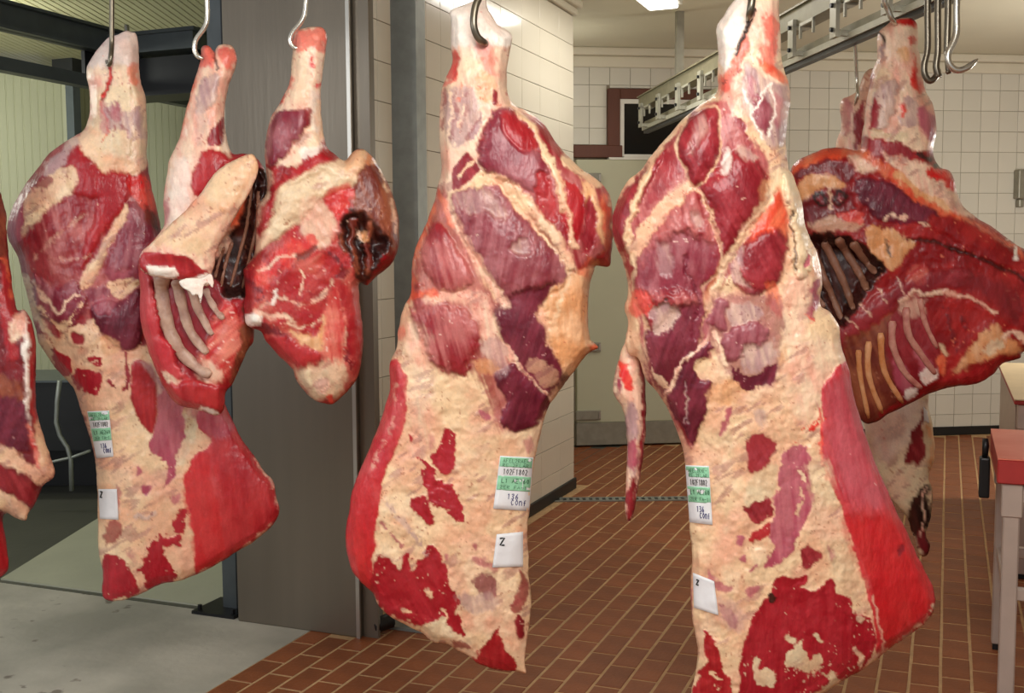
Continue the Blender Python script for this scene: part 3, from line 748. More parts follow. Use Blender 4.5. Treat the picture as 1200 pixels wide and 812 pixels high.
def ticket(par, q, label, hw=.45):
    l = patch(par, q, .003, M['paper'], 'weight_ticket'); l['label'] = label
    patch(par, L2(q,.02,.98,.02,.20), .0036, M['green'], 'green_band', l)
    patch(par, L2(q,.02,.98,.37,.64), .0036, M['green'], 'green_band', l)
    text(par, l, 'AFEL2RAE-', L2(q,.10,.9,.05,.12), hw*.6, M['inkg'], .0042)
    text(par, l, 'RE 2FLAR', L2(q,.10,.9,.14,.20), hw*.6, M['inkg'], .0042)
    text(par, l, '102F1802', L2(q,.14,.88,.24,.34), hw*.8, M['ink'], .0042)
    text(par, l, 'L1 AE260', L2(q,.12,.95,.42,.50), hw*.9, M['inkg'], .0042)
    text(par, l, '2ER FA-1', L2(q,.10,.9,.55,.61), hw*.6, M['inkg'], .0042)
    text(par, l, '136', L2(q,.34,.68,.70,.80), hw, M['inkb'], .0042, 'handwriting')
    text(par, l, 'conf', L2(q,.46,.92,.81,.91), hw, M['inkb'], .0042, 'handwriting')
    return l
def ztag(par, q, label, zq, hw=.9):
    l = patch(par, q, .003, M['paper'], 'paper_tag'); l['label'] = label
    text(par, l, 'Z', zq, hw, M['ink'], .004, 'letter_mark'); return l

# ------------------------------------------------------------------ E: centre hindquarter
GRP = 'beef hindquarters hanging from hooks'; GRF = 'beef forequarters hanging from hooks'
E = meat('beef_hindquarter', 'centre hanging beef hindquarter, cream fat below, red strip down its left edge', 2.58,
 '562,-9 557,0 529,12 529,27 528,53 530,75 520,96 515,128 515,160 517,200 513,216 508,240 499,264 488,288 482,315 481,344 473,360 467,387 464,408 457,427 457,453 449,485 435,520 423,549 413,573 409,600 405,632 411,664 421,680 435,693 443,709 461,725 493,741 507,752 525,756 549,769 560,777 581,784 605,787 616,790 617,784 615,771 620,728 623,699 619,677 620,653 618,624 621,600 625,549 632,515 641,480 653,461 669,440 683,421 692,412 701,408 696,401 691,395 689,365 692,333 696,317 699,311 715,311 717,293 719,267 717,240 709,219 693,205 680,197 656,173 640,149 619,131 605,125 595,109 595,72 599,53 599,40 584,29 573,13 568,-4',
 'fat', [
 ('white','550,-12 524,6 524,40 527,66 545,72 570,66 590,62 603,50 600,34 584,26 570,-8',{'rough':6,'soft':8}),  # burnt-out light on the shank top put into the colour
 ('fatp','524,60 560,56 598,60 602,110 590,140 575,150 560,200 540,230 510,230 512,190 510,140 518,100',{'rough':4,'soft':8}),
 ('wet','558,50 570,48 580,66 582,88 572,90 564,72',{'soft':7,'a':.55}),
 ('wet','531,62 536,64 535,86 528,92 524,84',{'soft':3,'a':.8}),
 ('org','563,82 577,88 580,108 570,122 560,114 557,98',{'soft':7,'a':.6}),
 ('lav','522,112 540,100 556,106 560,130 552,160 540,172 528,166 520,140',{'soft':7,'a':.8,'rough':5}),
 ('fatp','526,100 530,130 526,160',{'w':3,'soft':2}),('fatp','540,96 542,130 536,168',{'w':3,'soft':2,'brk':1}),('mus','533,110 534,140 530,160',{'w':3,'soft':4,'a':.6,'brk':1}),('mus','547,112 545,140 540,150',{'w':3,'soft':4,'a':.5,'brk':1}),('ored','532,84 540,100 538,120',{'w':3,'soft':3,'a':.6,'brk':1}),
 ('wet','521,98 530,94 534,76',{'w':5,'soft':3,'a':.7}),
 ('mus','524,104 520,128 519,152',{'w':4,'soft':3,'a':.7,'brk':1}),
 ('mus','577,105 583,112 582,122 577,120',{'soft':3,'b':.3}),
 ('lav','562,130 556,146 550,160 556,164 564,150',{'soft':4}),
 ('mus','560,140 553,156 549,163',{'w':3,'soft':3,'a':.6}),
 ('sil','578,130 592,128 610,150 618,172 634,182 641,205 640,232 622,224 600,216 578,206 560,190 566,170 574,150',{'rough':6,'soft':4,'b':1.2,'a':.9}),
 ('red','588,131 603,136 619,152 629,171 613,178 597,166 587,150',{'soft':5,'b':.8,'rough':3,'a':.95}),
 ('red','624,136 640,147 653,165 655,174 643,169 632,158',{'soft':3,'b':.8,'rough':3}),
 ('silr','600,128 636,142 662,178 700,206 716,240 716,296 690,312 668,318 640,280 606,226 580,200 560,180 574,140',{'soft':6,'b':.8,'rough':4}),
 ('silr','512,224 528,226 560,320 600,372 640,470 590,510 560,440 520,436 490,400 480,350 484,310 500,262',{'soft':12,'a':.85}),
 ('sil','578,130 592,128 610,150 618,172 634,182 641,205 640,232 622,224 600,216 578,206 560,190 566,170 574,150',{'rough':6,'soft':6,'b':1.2,'a':.9}),
 ('red','588,131 603,136 619,152 629,171 613,178 597,166 587,150',{'soft':6,'b':.8,'rough':3,'a':.95}),
 ('mus','531,199 544,181 549,179 561,197 549,213 532,226',{'soft':2,'rough':3}),
 ('fat','538,208 548,196 556,184',{'w':3,'soft':2}),
 ('sil','526,232 549,219 565,211 581,216 600,237 621,261 640,283 656,301 664,317 656,339 640,349 630,371 637,387 642,402 653,421 659,440 645,461 640,468 624,446 603,420 592,402 581,376 587,360 587,341 571,320 555,299 539,269',{'rough':4,'soft':4,'b':2.6,'bw':40,'edge':3,'a':.97}),
 ('lav','532,228 552,222 568,222 586,236 600,250 588,256 566,250 548,252',{'soft':10,'a':.55,'rough':6}),
 ('lav','600,285 618,280 622,296 602,296',{'soft':6,'a':.5,'rough':5}),
 ('dark','583,352 600,344 622,338 650,330 655,341 640,349 630,371 637,387 642,402 653,421 659,440 645,461 640,468 624,446 603,420 592,402 581,376',{'rough':4,'soft':9,'a':.9}),
 ('fat','620,428 630,420 645,432 652,445 640,452 628,440',{'rough':8,'soft':3,'a':.5,'brk':1}),
 ('dark','581,437 603,424 616,440 635,461 645,472 635,488 621,504 597,507 587,488 592,467 584,451',{'rough':5,'soft':3,'b':1.2}),
 ('fatp','590,404 610,428 628,450 646,468',{'w':4,'soft':2,'b':.3}),
 ('vdark','656,456 672,438 690,416 681,417 667,430 656,443',{'soft':5,'a':.8,'rough':4}),
 ('silr','499,277 507,261 520,265 533,288 549,312 555,328 544,339 515,340 499,320 493,299',{'rough':3,'soft':4,'b':1.8,'bw':24}),
 ('silr','485,335 507,347 528,360 549,371 557,387 553,416 544,437 517,429 501,408 490,385 485,360',{'rough':7,'soft':7,'b':1.6,'bw':24,'a':.85}),
 ('silr','490,372 512,356 540,372 562,392 556,420 540,436 514,426 496,404',{'soft':9,'rough':6,'b':.6}),
 ('fatp','498,348 530,340 556,338 574,352 584,380 582,404 570,420 562,400 556,374 530,352 504,356',{'rough':6,'soft':8,'a':.85}),
 ('lav','560,402 580,396 594,412 598,430 588,440 572,428',{'rough':6,'soft':7,'a':.6}),
 ('org','556,424 575,422 584,432 572,438 558,434',{'soft':6,'a':.6}),
 ('red','627,205 640,205 653,240 653,259 640,253 629,235',{'rough':4,'soft':4,'a':.85}),
 ('red','654,214 677,219 684,243 683,269 675,282 664,272 656,245',{'rough':4,'soft':3,'b':1.0}),
 ('fat','638,178 650,200 656,222 662,246',{'w':7,'soft':4}),
 ('fat','660,180 688,200 704,216 696,220 678,206 660,196',{'soft':5}),
 ('org','683,212 692,218 703,240 710,262 706,284 700,276 694,250 684,230',{'soft':6}),
 ('mus','688,232 697,240 700,262 694,290 684,296 680,284 686,262',{'soft':4,'rough':4}),
 ('ored','704,228 714,240 716,268 712,292 704,300 708,270',{'soft':5,'a':.7}),
 ('red','699,302 716,288 718,300 714,313 700,311',{'soft':4,'a':.9}),
 ('org','650,334 672,318 690,316 700,306 692,340 690,400 697,406 668,440 657,430 642,388 640,362',{'soft':7,'rough':6,'b':.6,'a':.9}),
 ('ored','690,300 696,308 688,326 676,318',{'soft':5,'a':.6}),
 ('ored','700,402 706,408 696,416 690,408',{'soft':3}),
 ('fat','560,214 580,210 598,220 616,238 638,262 658,288 668,312',{'w':13,'soft':6,'b':.5}),
 ('fatp','524,238 540,272 562,308 580,336 592,356',{'w':9,'soft':6}),
 ('fat','600,122 616,138 630,158 642,184 652,212 664,246 674,290',{'w':7,'soft':4,'b':.4}),
 ('cream','668,316 660,345 650,372',{'w':5,'soft':5,'a':.7}),
 ('ored','508,240 499,262 488,286 482,312 481,344',{'w':9,'soft':6,'a':.75}),
 ('ored','514,222 520,240 530,262',{'w':6,'soft':5,'a':.6}),
 ('ored','478,352 492,344 510,344',{'w':8,'soft':6,'a':.8}),
 ('wet','466,388 474,380 474,396 466,402',{'soft':4,'a':.6}),
 ('flank','457,422 464,420 474,436 477,453 476,488 464,525 448,560 443,590 441,610 440,621 437,653 436,697 400,700 395,640 400,590 418,545 436,500 450,470 454,440',{'rough':3,'soft':2,'b':.5}),
 ('flankb','440,560 438,620 434,690 412,664 406,630 412,590 424,556',{'rough':6,'soft':14,'a':.85}),
 ('fatp','463,450 462,480 450,520 438,548',{'w':5,'soft':4,'a':.5,'brk':1}),
 ('wet','484,400 495,398 497,428 488,430',{'soft':8,'a':.45}),
 ('fatp','476,380 500,390 506,440 500,520 480,530 478,450',{'soft':16,'a':.6}),
 ('lean','520,505 531,507 535,533 532,549 523,557 509,547 507,533 516,525',{'rough':4,'soft':2,'b':-.3}),
 ('lean','492,536 504,549 517,565 531,571 537,585 546,600 545,613 530,603 512,595 505,585 493,560',{'rough':10,'soft':2,'b':-.3}),
 ('lean','483,584 499,583 507,600 508,611 501,617 493,606 485,597',{'rough':5,'soft':2,'b':-.3}),
 ('lean','502,585 515,578 534,586 528,600',{'rough':12,'soft':2,'b':-.2}),
 ('lean','478,510 483,514 482,520 479,517',{'rough':3,'soft':2}),
 ('lean','445,651 461,659 477,651 491,656 499,640 517,653 524,685 536,701 539,720 544,731 541,744 528,736 517,728 499,731 488,733 467,723 448,712 437,699 437,688 440,667',{'rough':7,'soft':2,'b':-.4,'ang':60}),
 ('fat','462,650 466,664 470,650',{'w':4,'soft':2}),('fat','486,648 482,664 496,650',{'w':3.5,'soft':2}),
 ('fat','474,716 486,722 480,726',{'w':4,'soft':2,'brk':1}),('fat','500,690 505,700',{'w':4,'soft':2}),('fat','518,712 524,722 520,728',{'w':4,'soft':2}),
 ('cream','497,732 520,726 534,742 520,752 506,748',{'soft':3,'rough':6}),
 ('mus','528,752 544,752 552,763 533,760',{'rough':6,'soft':3,'a':.8}),
 ('red','587,733 584,749 597,765 604,784 581,786 553,774 565,763 576,741',{'rough':7,'soft':2,'b':-.3}),
 ('mus','605,721 613,728 612,747 603,741',{'rough':4,'soft':3}),
 ('mus','611,668 618,688 608,717 595,715 603,699 609,680',{'rough':5,'soft':3,'a':.85}),
 ('sil','557,677 581,675 585,699 573,707 560,691',{'rough':7,'soft':4,'a':.85}),
 ('lav','536,700 562,694 584,704 578,716 550,716',{'rough':6,'soft':7,'a':.7}),
 ('mauve','554,652 566,652 576,662 566,666 556,662',{'rough':5,'soft':4,'a':.7}),
 ('mauve','572,660 586,662 580,672',{'rough':5,'soft':4,'a':.6}),('mauve','553,638 559,638 558,645',{'rough':3,'soft':3,'a':.8}),
 ('mauve','520,649 525,650 524,658',{'rough':2,'soft':3,'a':.8}),
 ('lav','455,590 480,620 500,650',{'w':6,'soft':5,'brk':1,'a':.8}),('mauve','447,614 458,624 470,640',{'w':4,'soft':3,'brk':1,'a':.8}),
 ('mauve','562,480 574,488 568,494',{'rough':5,'soft':4}),('mauve','612,520 626,514 618,530',{'rough':5,'soft':5,'a':.6}),
 ('mauve','502,508 510,520 504,524',{'rough':4,'soft':5,'a':.5}),
 ], [(0,1.0),(120,1.0),(250,.66),(420,.52),(520,.36),(800,.30)], seed=2, step=1.5)
ticket(E, '586,534 625,536 620,599 578,596', 'green and white printed ticket with 136 in pen')
ztag(E, '582,626 613,623 613,664 577,665', 'white square tag with a black Z', '585,631 592,630 592,639 585,639')

# ------------------------------------------------------------------ F: right of centre
Fq = meat('beef_hindquarter', 'largest hanging beef hindquarter, right of centre, with bright red flank on its right', 2.42,
 '863,-3 847,19 839,35 841,53 841,88 840,109 820,123 799,141 780,163 761,184 751,200 735,213 723,237 717,261 721,285 729,304 735,328 735,349 732,360 736,381 733,400 738,415 749,420 757,445 777,469 793,504 799,523 803,547 807,600 807,611 811,653 809,688 811,723 817,760 815,787 810,812 812,838 860,852 930,838 960,816 990,797 1019,779 1043,760 1070,741 1086,728 1095,712 1094,691 1086,672 1075,651 1062,621 1051,600 1038,570 1019,523 1010,495 1001,464 996,435 988,413 985,397 983,381 972,365 961,357 963,333 961,307 956,293 945,269 939,235 929,205 924,197 921,160 926,120 924,96 917,75 915,40 913,16 912,-4 900,-16 880,-18',
 'fat', [
 ('white','862,-14 846,18 836,36 840,60 846,90 858,70 870,46 881,20 882,-14',{'soft':7}),
 ('fatp','882,-16 912,-16 918,40 914,80 926,120 890,130 868,140 850,130 843,100 858,76 872,46',{'soft':8,'rough':5}),
 ('wet','872,40 880,50 862,90 850,108 845,92 858,70',{'soft':5,'a':.7}),
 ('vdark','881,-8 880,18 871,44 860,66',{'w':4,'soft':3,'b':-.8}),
 ('wet','893,20 903,18 912,30 912,60 916,86 902,76 894,66 898,44',{'soft':6,'rough':8,'a':.7}),
 ('ored','892,68 906,72 918,82 924,100 912,92 898,84',{'soft':5,'a':.8}),
 ('wet','842,90 852,100 856,130 846,134 842,112',{'soft':5,'a':.5}),
 ('lav','872,76 888,80 900,94 920,98 926,126 922,164 906,172 890,162 880,140 870,108',{'soft':7}),
 ('sil','885,114 899,116 906,140 899,160 887,142',{'soft':5,'b':.5}),('mauve','908,112 918,118 917,148 909,146',{'soft':7,'a':.6}),('mauve','876,88 884,92 888,116 880,112',{'soft':6,'a':.6}),
 ('white','872,104 880,124 884,142 894,164',{'w':3,'soft':3}),('white','902,98 893,114 884,130',{'w':2.5,'soft':2.5}),('white','903,100 908,130 903,160',{'w':2.5,'soft':2.5}),
 ('mus','860,140 868,138 876,155 873,165 862,155',{'soft':3}),
 ('lav','842,112 856,116 862,136 852,150 842,136',{'soft':6,'a':.6}),
 ('silr','843,118 866,150 900,190 898,250 880,290 850,330 834,372 830,440 811,524 780,470 756,430 748,380 738,340 728,300 718,270 728,232 760,190 800,140',{'soft':6,'rough':4}),
 ('mus','820,210 845,196 866,172 890,190 901,218 896,250 876,270 862,296 847,316 838,296 832,262',{'soft':4,'b':2.0,'bw':28,'rough':3}),
 ('mus','807,141 817,130 839,127 843,149 841,181 833,203 815,217 809,211 800,190 793,170',{'soft':3,'b':2.6,'bw':26,'rough':3,'edge':2}),
 ('lav','818,140 826,134 828,150 818,170 808,180 812,160',{'soft':9,'a':.5,'rough':3}),
 ('mus','773,176 748,206 728,232 715,262 720,285 731,292 740,262 752,235 765,208 779,188',{'soft':3,'b':1.0,'rough':4}),
 ('fat','838,110 818,124 800,142 782,162 766,186 754,212 744,240 738,266 736,292',{'w':8,'soft':4,'b':.5}),
 ('mus','787,178 799,195 790,213 770,233 757,247 762,222 776,196',{'soft':4,'rough':5,'a':.85}),
 ('fat','804,210 814,220 800,237 770,262 750,292 742,316 737,297 750,265 775,236',{'soft':4,'rough':5}),
 ('mus','825,215 842,203 850,190 866,180 886,193 897,216 892,245 874,265 860,290 845,312 840,290 835,265 828,240',{'soft':4,'b':2.0,'bw':28,'rough':3}),
 ('white','848,176 858,180 856,200 846,200',{'soft':6,'a':.7,'rough':8}),
 ('lav','862,172 872,170 886,184 876,190',{'soft':6,'a':.7}),
 ('silr','786,246 798,234 812,222 826,236 838,270 847,312 832,325 822,335 826,365 820,395 812,420 798,430 785,455 779,465 757,440 757,400 760,385 744,350 743,318 750,298 766,270',{'soft':5,'b':2.6,'bw':40,'rough':5,'edge':3}),
 ('sil','762,290 800,270 836,290 840,315 824,330 822,350 790,345 750,340 746,318',{'soft':14,'a':.85,'rough':6}),
 ('lav','774,286 784,290 786,318 776,324 770,306',{'soft':10,'a':.55,'rough':5}),('lav','810,248 824,256 820,268 808,262',{'soft':8,'a':.6,'rough':5}),
 ('dark','762,385 796,362 822,356 824,380 816,412 798,424 777,466 767,451 757,435 757,400',{'soft':9,'rough':5,'a':.9}),
 ('dark','800,300 810,330 818,360 812,396',{'w':4,'soft':5,'a':.6,'b':-.3}),
 ('wet','740,344 761,342 768,357 759,370 740,370',{'soft':6,'a':.75}),
 ('lav','766,358 793,360 795,374 784,386 772,394 764,381',{'soft':4,'rough':8,'a':.9}),
 ('fat','759,430 772,440 782,452 774,458 764,444',{'soft':3,'rough':9,'a':.7}),
 ('dark','799,424 820,405 832,403 827,420 815,430 820,445 836,450 828,475 817,512 811,522 799,499 780,469 790,445',{'soft':2.5,'b':1.0,'rough':5}),
 ('fatp','845,316 836,360 832,392 814,410 800,422 790,442 779,464',{'w':4,'soft':2.5,'b':.3}),
 ('lav','803,446 805,470 804,496',{'w':2.5,'soft':2,'a':.8}),
 ('fat','812,428 826,420 838,424 846,440 836,448 822,444',{'soft':3,'rough':5}),
 ('org','833,455 860,443 873,461 849,474 829,471',{'soft':5,'a':.7,'rough':6}),
 ('org','893,212 914,216 910,240 890,262 872,280 850,310 838,340 828,370 824,352 838,318 866,280 886,250',{'soft':6,'a':.45}),
 ('mus','911,224 920,250 923,290 916,320 903,338 881,346 862,334 860,312 870,290 890,258',{'soft':5,'b':1.8,'bw':24,'rough':3}),
 ('ored','911,222 922,250 924,272 908,270 892,272 878,282 888,254',{'soft':12,'a':.9,'rough':3}),
 ('fat','910,212 896,238 876,268 856,300 842,330 832,360',{'w':9,'soft':6}),
 ('lav','864,296 874,290 870,320 880,340 866,334 858,316',{'soft':6,'a':.8}),
 ('ored','896,330 912,332 918,350 916,372 904,364 898,346',{'soft':6,'a':.7}),
 ('cream','917,196 930,212 943,253 952,291 946,322 935,326 929,301 927,253 918,222',{'soft':3,'b':1.6,'bw':12}),
 ('vdark','926,250 930,285 934,318',{'w':2.2,'soft':2,'a':.8}),
 ('mauve','941,301 948,296 948,310 942,314',{'soft':2}),
 ('mauve','951,331 960,328 957,360 951,375 947,360',{'soft':3}),
 ('wet','948,370 951,376',{'w':4,'soft':3}),
 ('fatp','926,322 946,326 950,360 940,396 920,400 914,370 920,340',{'soft':8,'a':.7}),
 ('sil','832,352 862,342 900,344 918,360 914,430 892,456 862,446 842,420 828,396',{'soft':10,'a':.7,'rough':8}),
 ('fatp','862,372 880,392 900,388',{'w':5,'soft':4,'brk':1}),
 ('sil','839,350 852,353 850,371 849,387 839,384 830,371',{'soft':3,'b':.8}),
 ('lav','852,360 876,356 892,362 890,374 868,382 854,376',{'soft':5,'rough':7,'a':.9}),
 ('sil','847,392 860,384 887,376 899,387 892,402 870,416 853,424 845,408',{'soft':4,'rough':6,'b':1}),
 ('lav','868,414 890,402 906,398 908,418 890,432 872,434',{'soft':6,'rough':7,'a':.9}),
 ('dark','858,426 873,440 887,437 908,424 912,432 897,451 881,458 871,459 863,448',{'soft':2.5,'rough':7}),
 ('fatp','838,390 844,410 850,428',{'w':5,'soft':3}),
 ('org','913,412 924,404 920,428 912,424',{'soft':5,'a':.7}),
 ('lav','885,482 898,482 896,498 886,492',{'soft':6,'a':.7,'rough':5}),
 ('mauve','848,482 856,478 850,510 846,508',{'soft':4,'rough':6,'a':.9}),
 ('fatp','920,400 985,400 995,430 965,470 940,500 925,460',{'soft':18,'a':.7}),
 ('flank','1000,428 967,448 962,469 966,490 961,507 964,533 972,562 987,600 998,635 1009,669 1017,701 1025,733 1029,775 1050,770 1110,720 1095,650 1060,600 1030,520',{'soft':2,'rough':3,'b':.6}),
 ('pinkr','1000,436 970,455 968,500 970,540 1000,590 1040,590 1022,520',{'soft':24,'a':.9}),
 ('flankb','990,610 1045,606 1070,650 1088,690 1090,715 1060,742 1034,762 1028,735 1018,690 1004,645',{'soft':20,'a':.95}),
 ('mus','1052,642 1060,640 1060,648 1054,652',{'soft':3}),
 ('fatp','1095,712 1086,728 1070,741 1043,760 1019,779 990,797',{'w':5,'soft':3,'brk':1}),
 ('fatp','1024,700 1032,740 1032,768',{'w':3,'soft':3,'a':.7}),
 ('wet','914,528 930,516 950,502 966,490',{'w':6,'soft':3,'rough':5,'brk':1}),
 ('wet','962,480 964,505 962,530 972,562',{'w':3,'soft':3,'a':.8}),
 ('mus','876,515 887,509 911,517 908,533 897,549 879,552 873,544',{'soft':3,'rough':6}),
 ('cream','880,560 905,545 912,560 906,584 890,596 874,590',{'soft':5,'rough':4}),
 ('mauve','916,533 943,522 950,560 955,581 948,602 938,622 929,643 918,656 895,666 905,648 902,627 907,600 908,580 913,571',{'soft':2.5,'rough':5,'b':-.2}),
 ('cream','936,555 940,552 942,590 936,598 932,580',{'w':None,'soft':3,'rough':8,'a':.8}) if False else ('cream','938,548 940,580 934,600',{'w':5,'soft':3,'brk':1}),
 ('cream','960,548 968,600 984,650 1000,690',{'w':26,'soft':10,'a':.6}),
 ('mus','873,595 905,584 903,603 890,612 876,605',{'soft':2.5,'rough':6}),
 ('red','878,627 902,614 902,624 883,637',{'soft':2,'rough':6}),('mauve','863,627 871,627 870,640 864,638',{'soft':3,'rough':4}),
 ('mauve','866,655 875,651 874,660',{'soft':3,'rough':4}),('mauve','879,670 886,666',{'w':3,'soft':3}),
 ('mus','939,643 961,648 955,662 947,668 939,656',{'soft':3,'rough':6}),
 ('mauve','972,640 980,650 974,656',{'soft':5,'a':.6,'rough':4}),
 ('lean','910,677 934,675 945,673 946,683 939,688 961,691 971,679 982,683 981,693 995,701 1001,717 1017,725 1025,744 1025,765 1015,780 990,796 955,812 930,830 865,845 865,812 867,771 873,749 881,725 891,709 905,696',{'soft':2,'rough':4,'b':-.4}),
 ('cream','923,760 942,758 945,771 961,765 965,781 945,789 931,784 921,776',{'soft':2,'rough':8}),
 ('cream','881,773 891,771 889,785 902,785 913,797 907,805 886,800',{'soft':2,'rough':7}),
 ('cream','962,784 980,794 984,808 970,816 960,804 972,800',{'soft':2,'rough':12}),
 ('cream','1004,760 1010,772 1006,780',{'w':6,'soft':2,'brk':1}),('cream','922,748 930,752',{'w':6,'soft':2}),('cream','1003,722 1010,726',{'w':5,'soft':2}),('cream','958,745 963,752',{'w':6,'soft':2}),
 ('vdark','901,700 908,698 912,702 904,708',{'soft':2,'b':-.6}),
 ('red','823,736 838,752 846,779 854,800 858,845 810,845 819,787 827,776 825,755',{'soft':2,'rough':6,'b':-.3}),
 ('fat','834,790 842,796 840,806',{'w':6,'soft':2,'brk':1}),
 ('mauve','832,664 838,676 850,686 860,690 852,694 838,688 830,676',{'soft':3,'rough':4,'a':.85}),
 ('mauve','873,692 886,686 890,690 880,700',{'soft':3,'rough':4,'a':.85}),
 ('mauve','842,706 856,714 866,728 862,736 850,726',{'soft':3,'rough':4,'a':.8}),
 ('lav','840,698 860,706 872,724 866,740 848,728',{'soft':8,'a':.5}),
 ('mauve','810,688 811,722',{'w':4,'soft':3}),
 ], [(0,1.0),(120,.95),(250,.62),(420,.5),(520,.36),(850,.28)], seed=12, step=1.5)
ticket(Fq, '803,545 831,546 835,615 808,612', 'narrow green and white ticket with pen writing')
ztag(Fq, '812,671 837,681 842,721 813,712', 'crumpled white tag with a black Z', '815.5,679 819,680 819,686 815.5,685')
tail = meat('tail', 'thin beef tail hanging free at the left', 2.46,
 '735,388 733,400 726,418 719,446 719,460 724,470 731,482 735,515 734,560 732,595 736,610 743,604 747,575 753,540 757,500 756,450 754,420 752,400 746,386','fatp',[
 ('wet','724,424 734,428 740,448 736,456 728,446',{'soft':3}),
 ('mauve','722,448 728,446 724,462',{'soft':3}),
 ('mus','752,420 755,460 755,510 749,560 744,600',{'w':6,'soft':4}),
 ('lav','733,480 742,470 750,500 742,560 736,540',{'soft':5,'rough':5}),
 ('mauve','738,520 748,516 746,545 738,550',{'soft':4,'rough':5}),('mus','735,570 744,560 742,606 734,606',{'soft':4,'rough':4}),
 ], [(380,.9),(620,.9)], seed=16, parent=Fq, lump=.003)

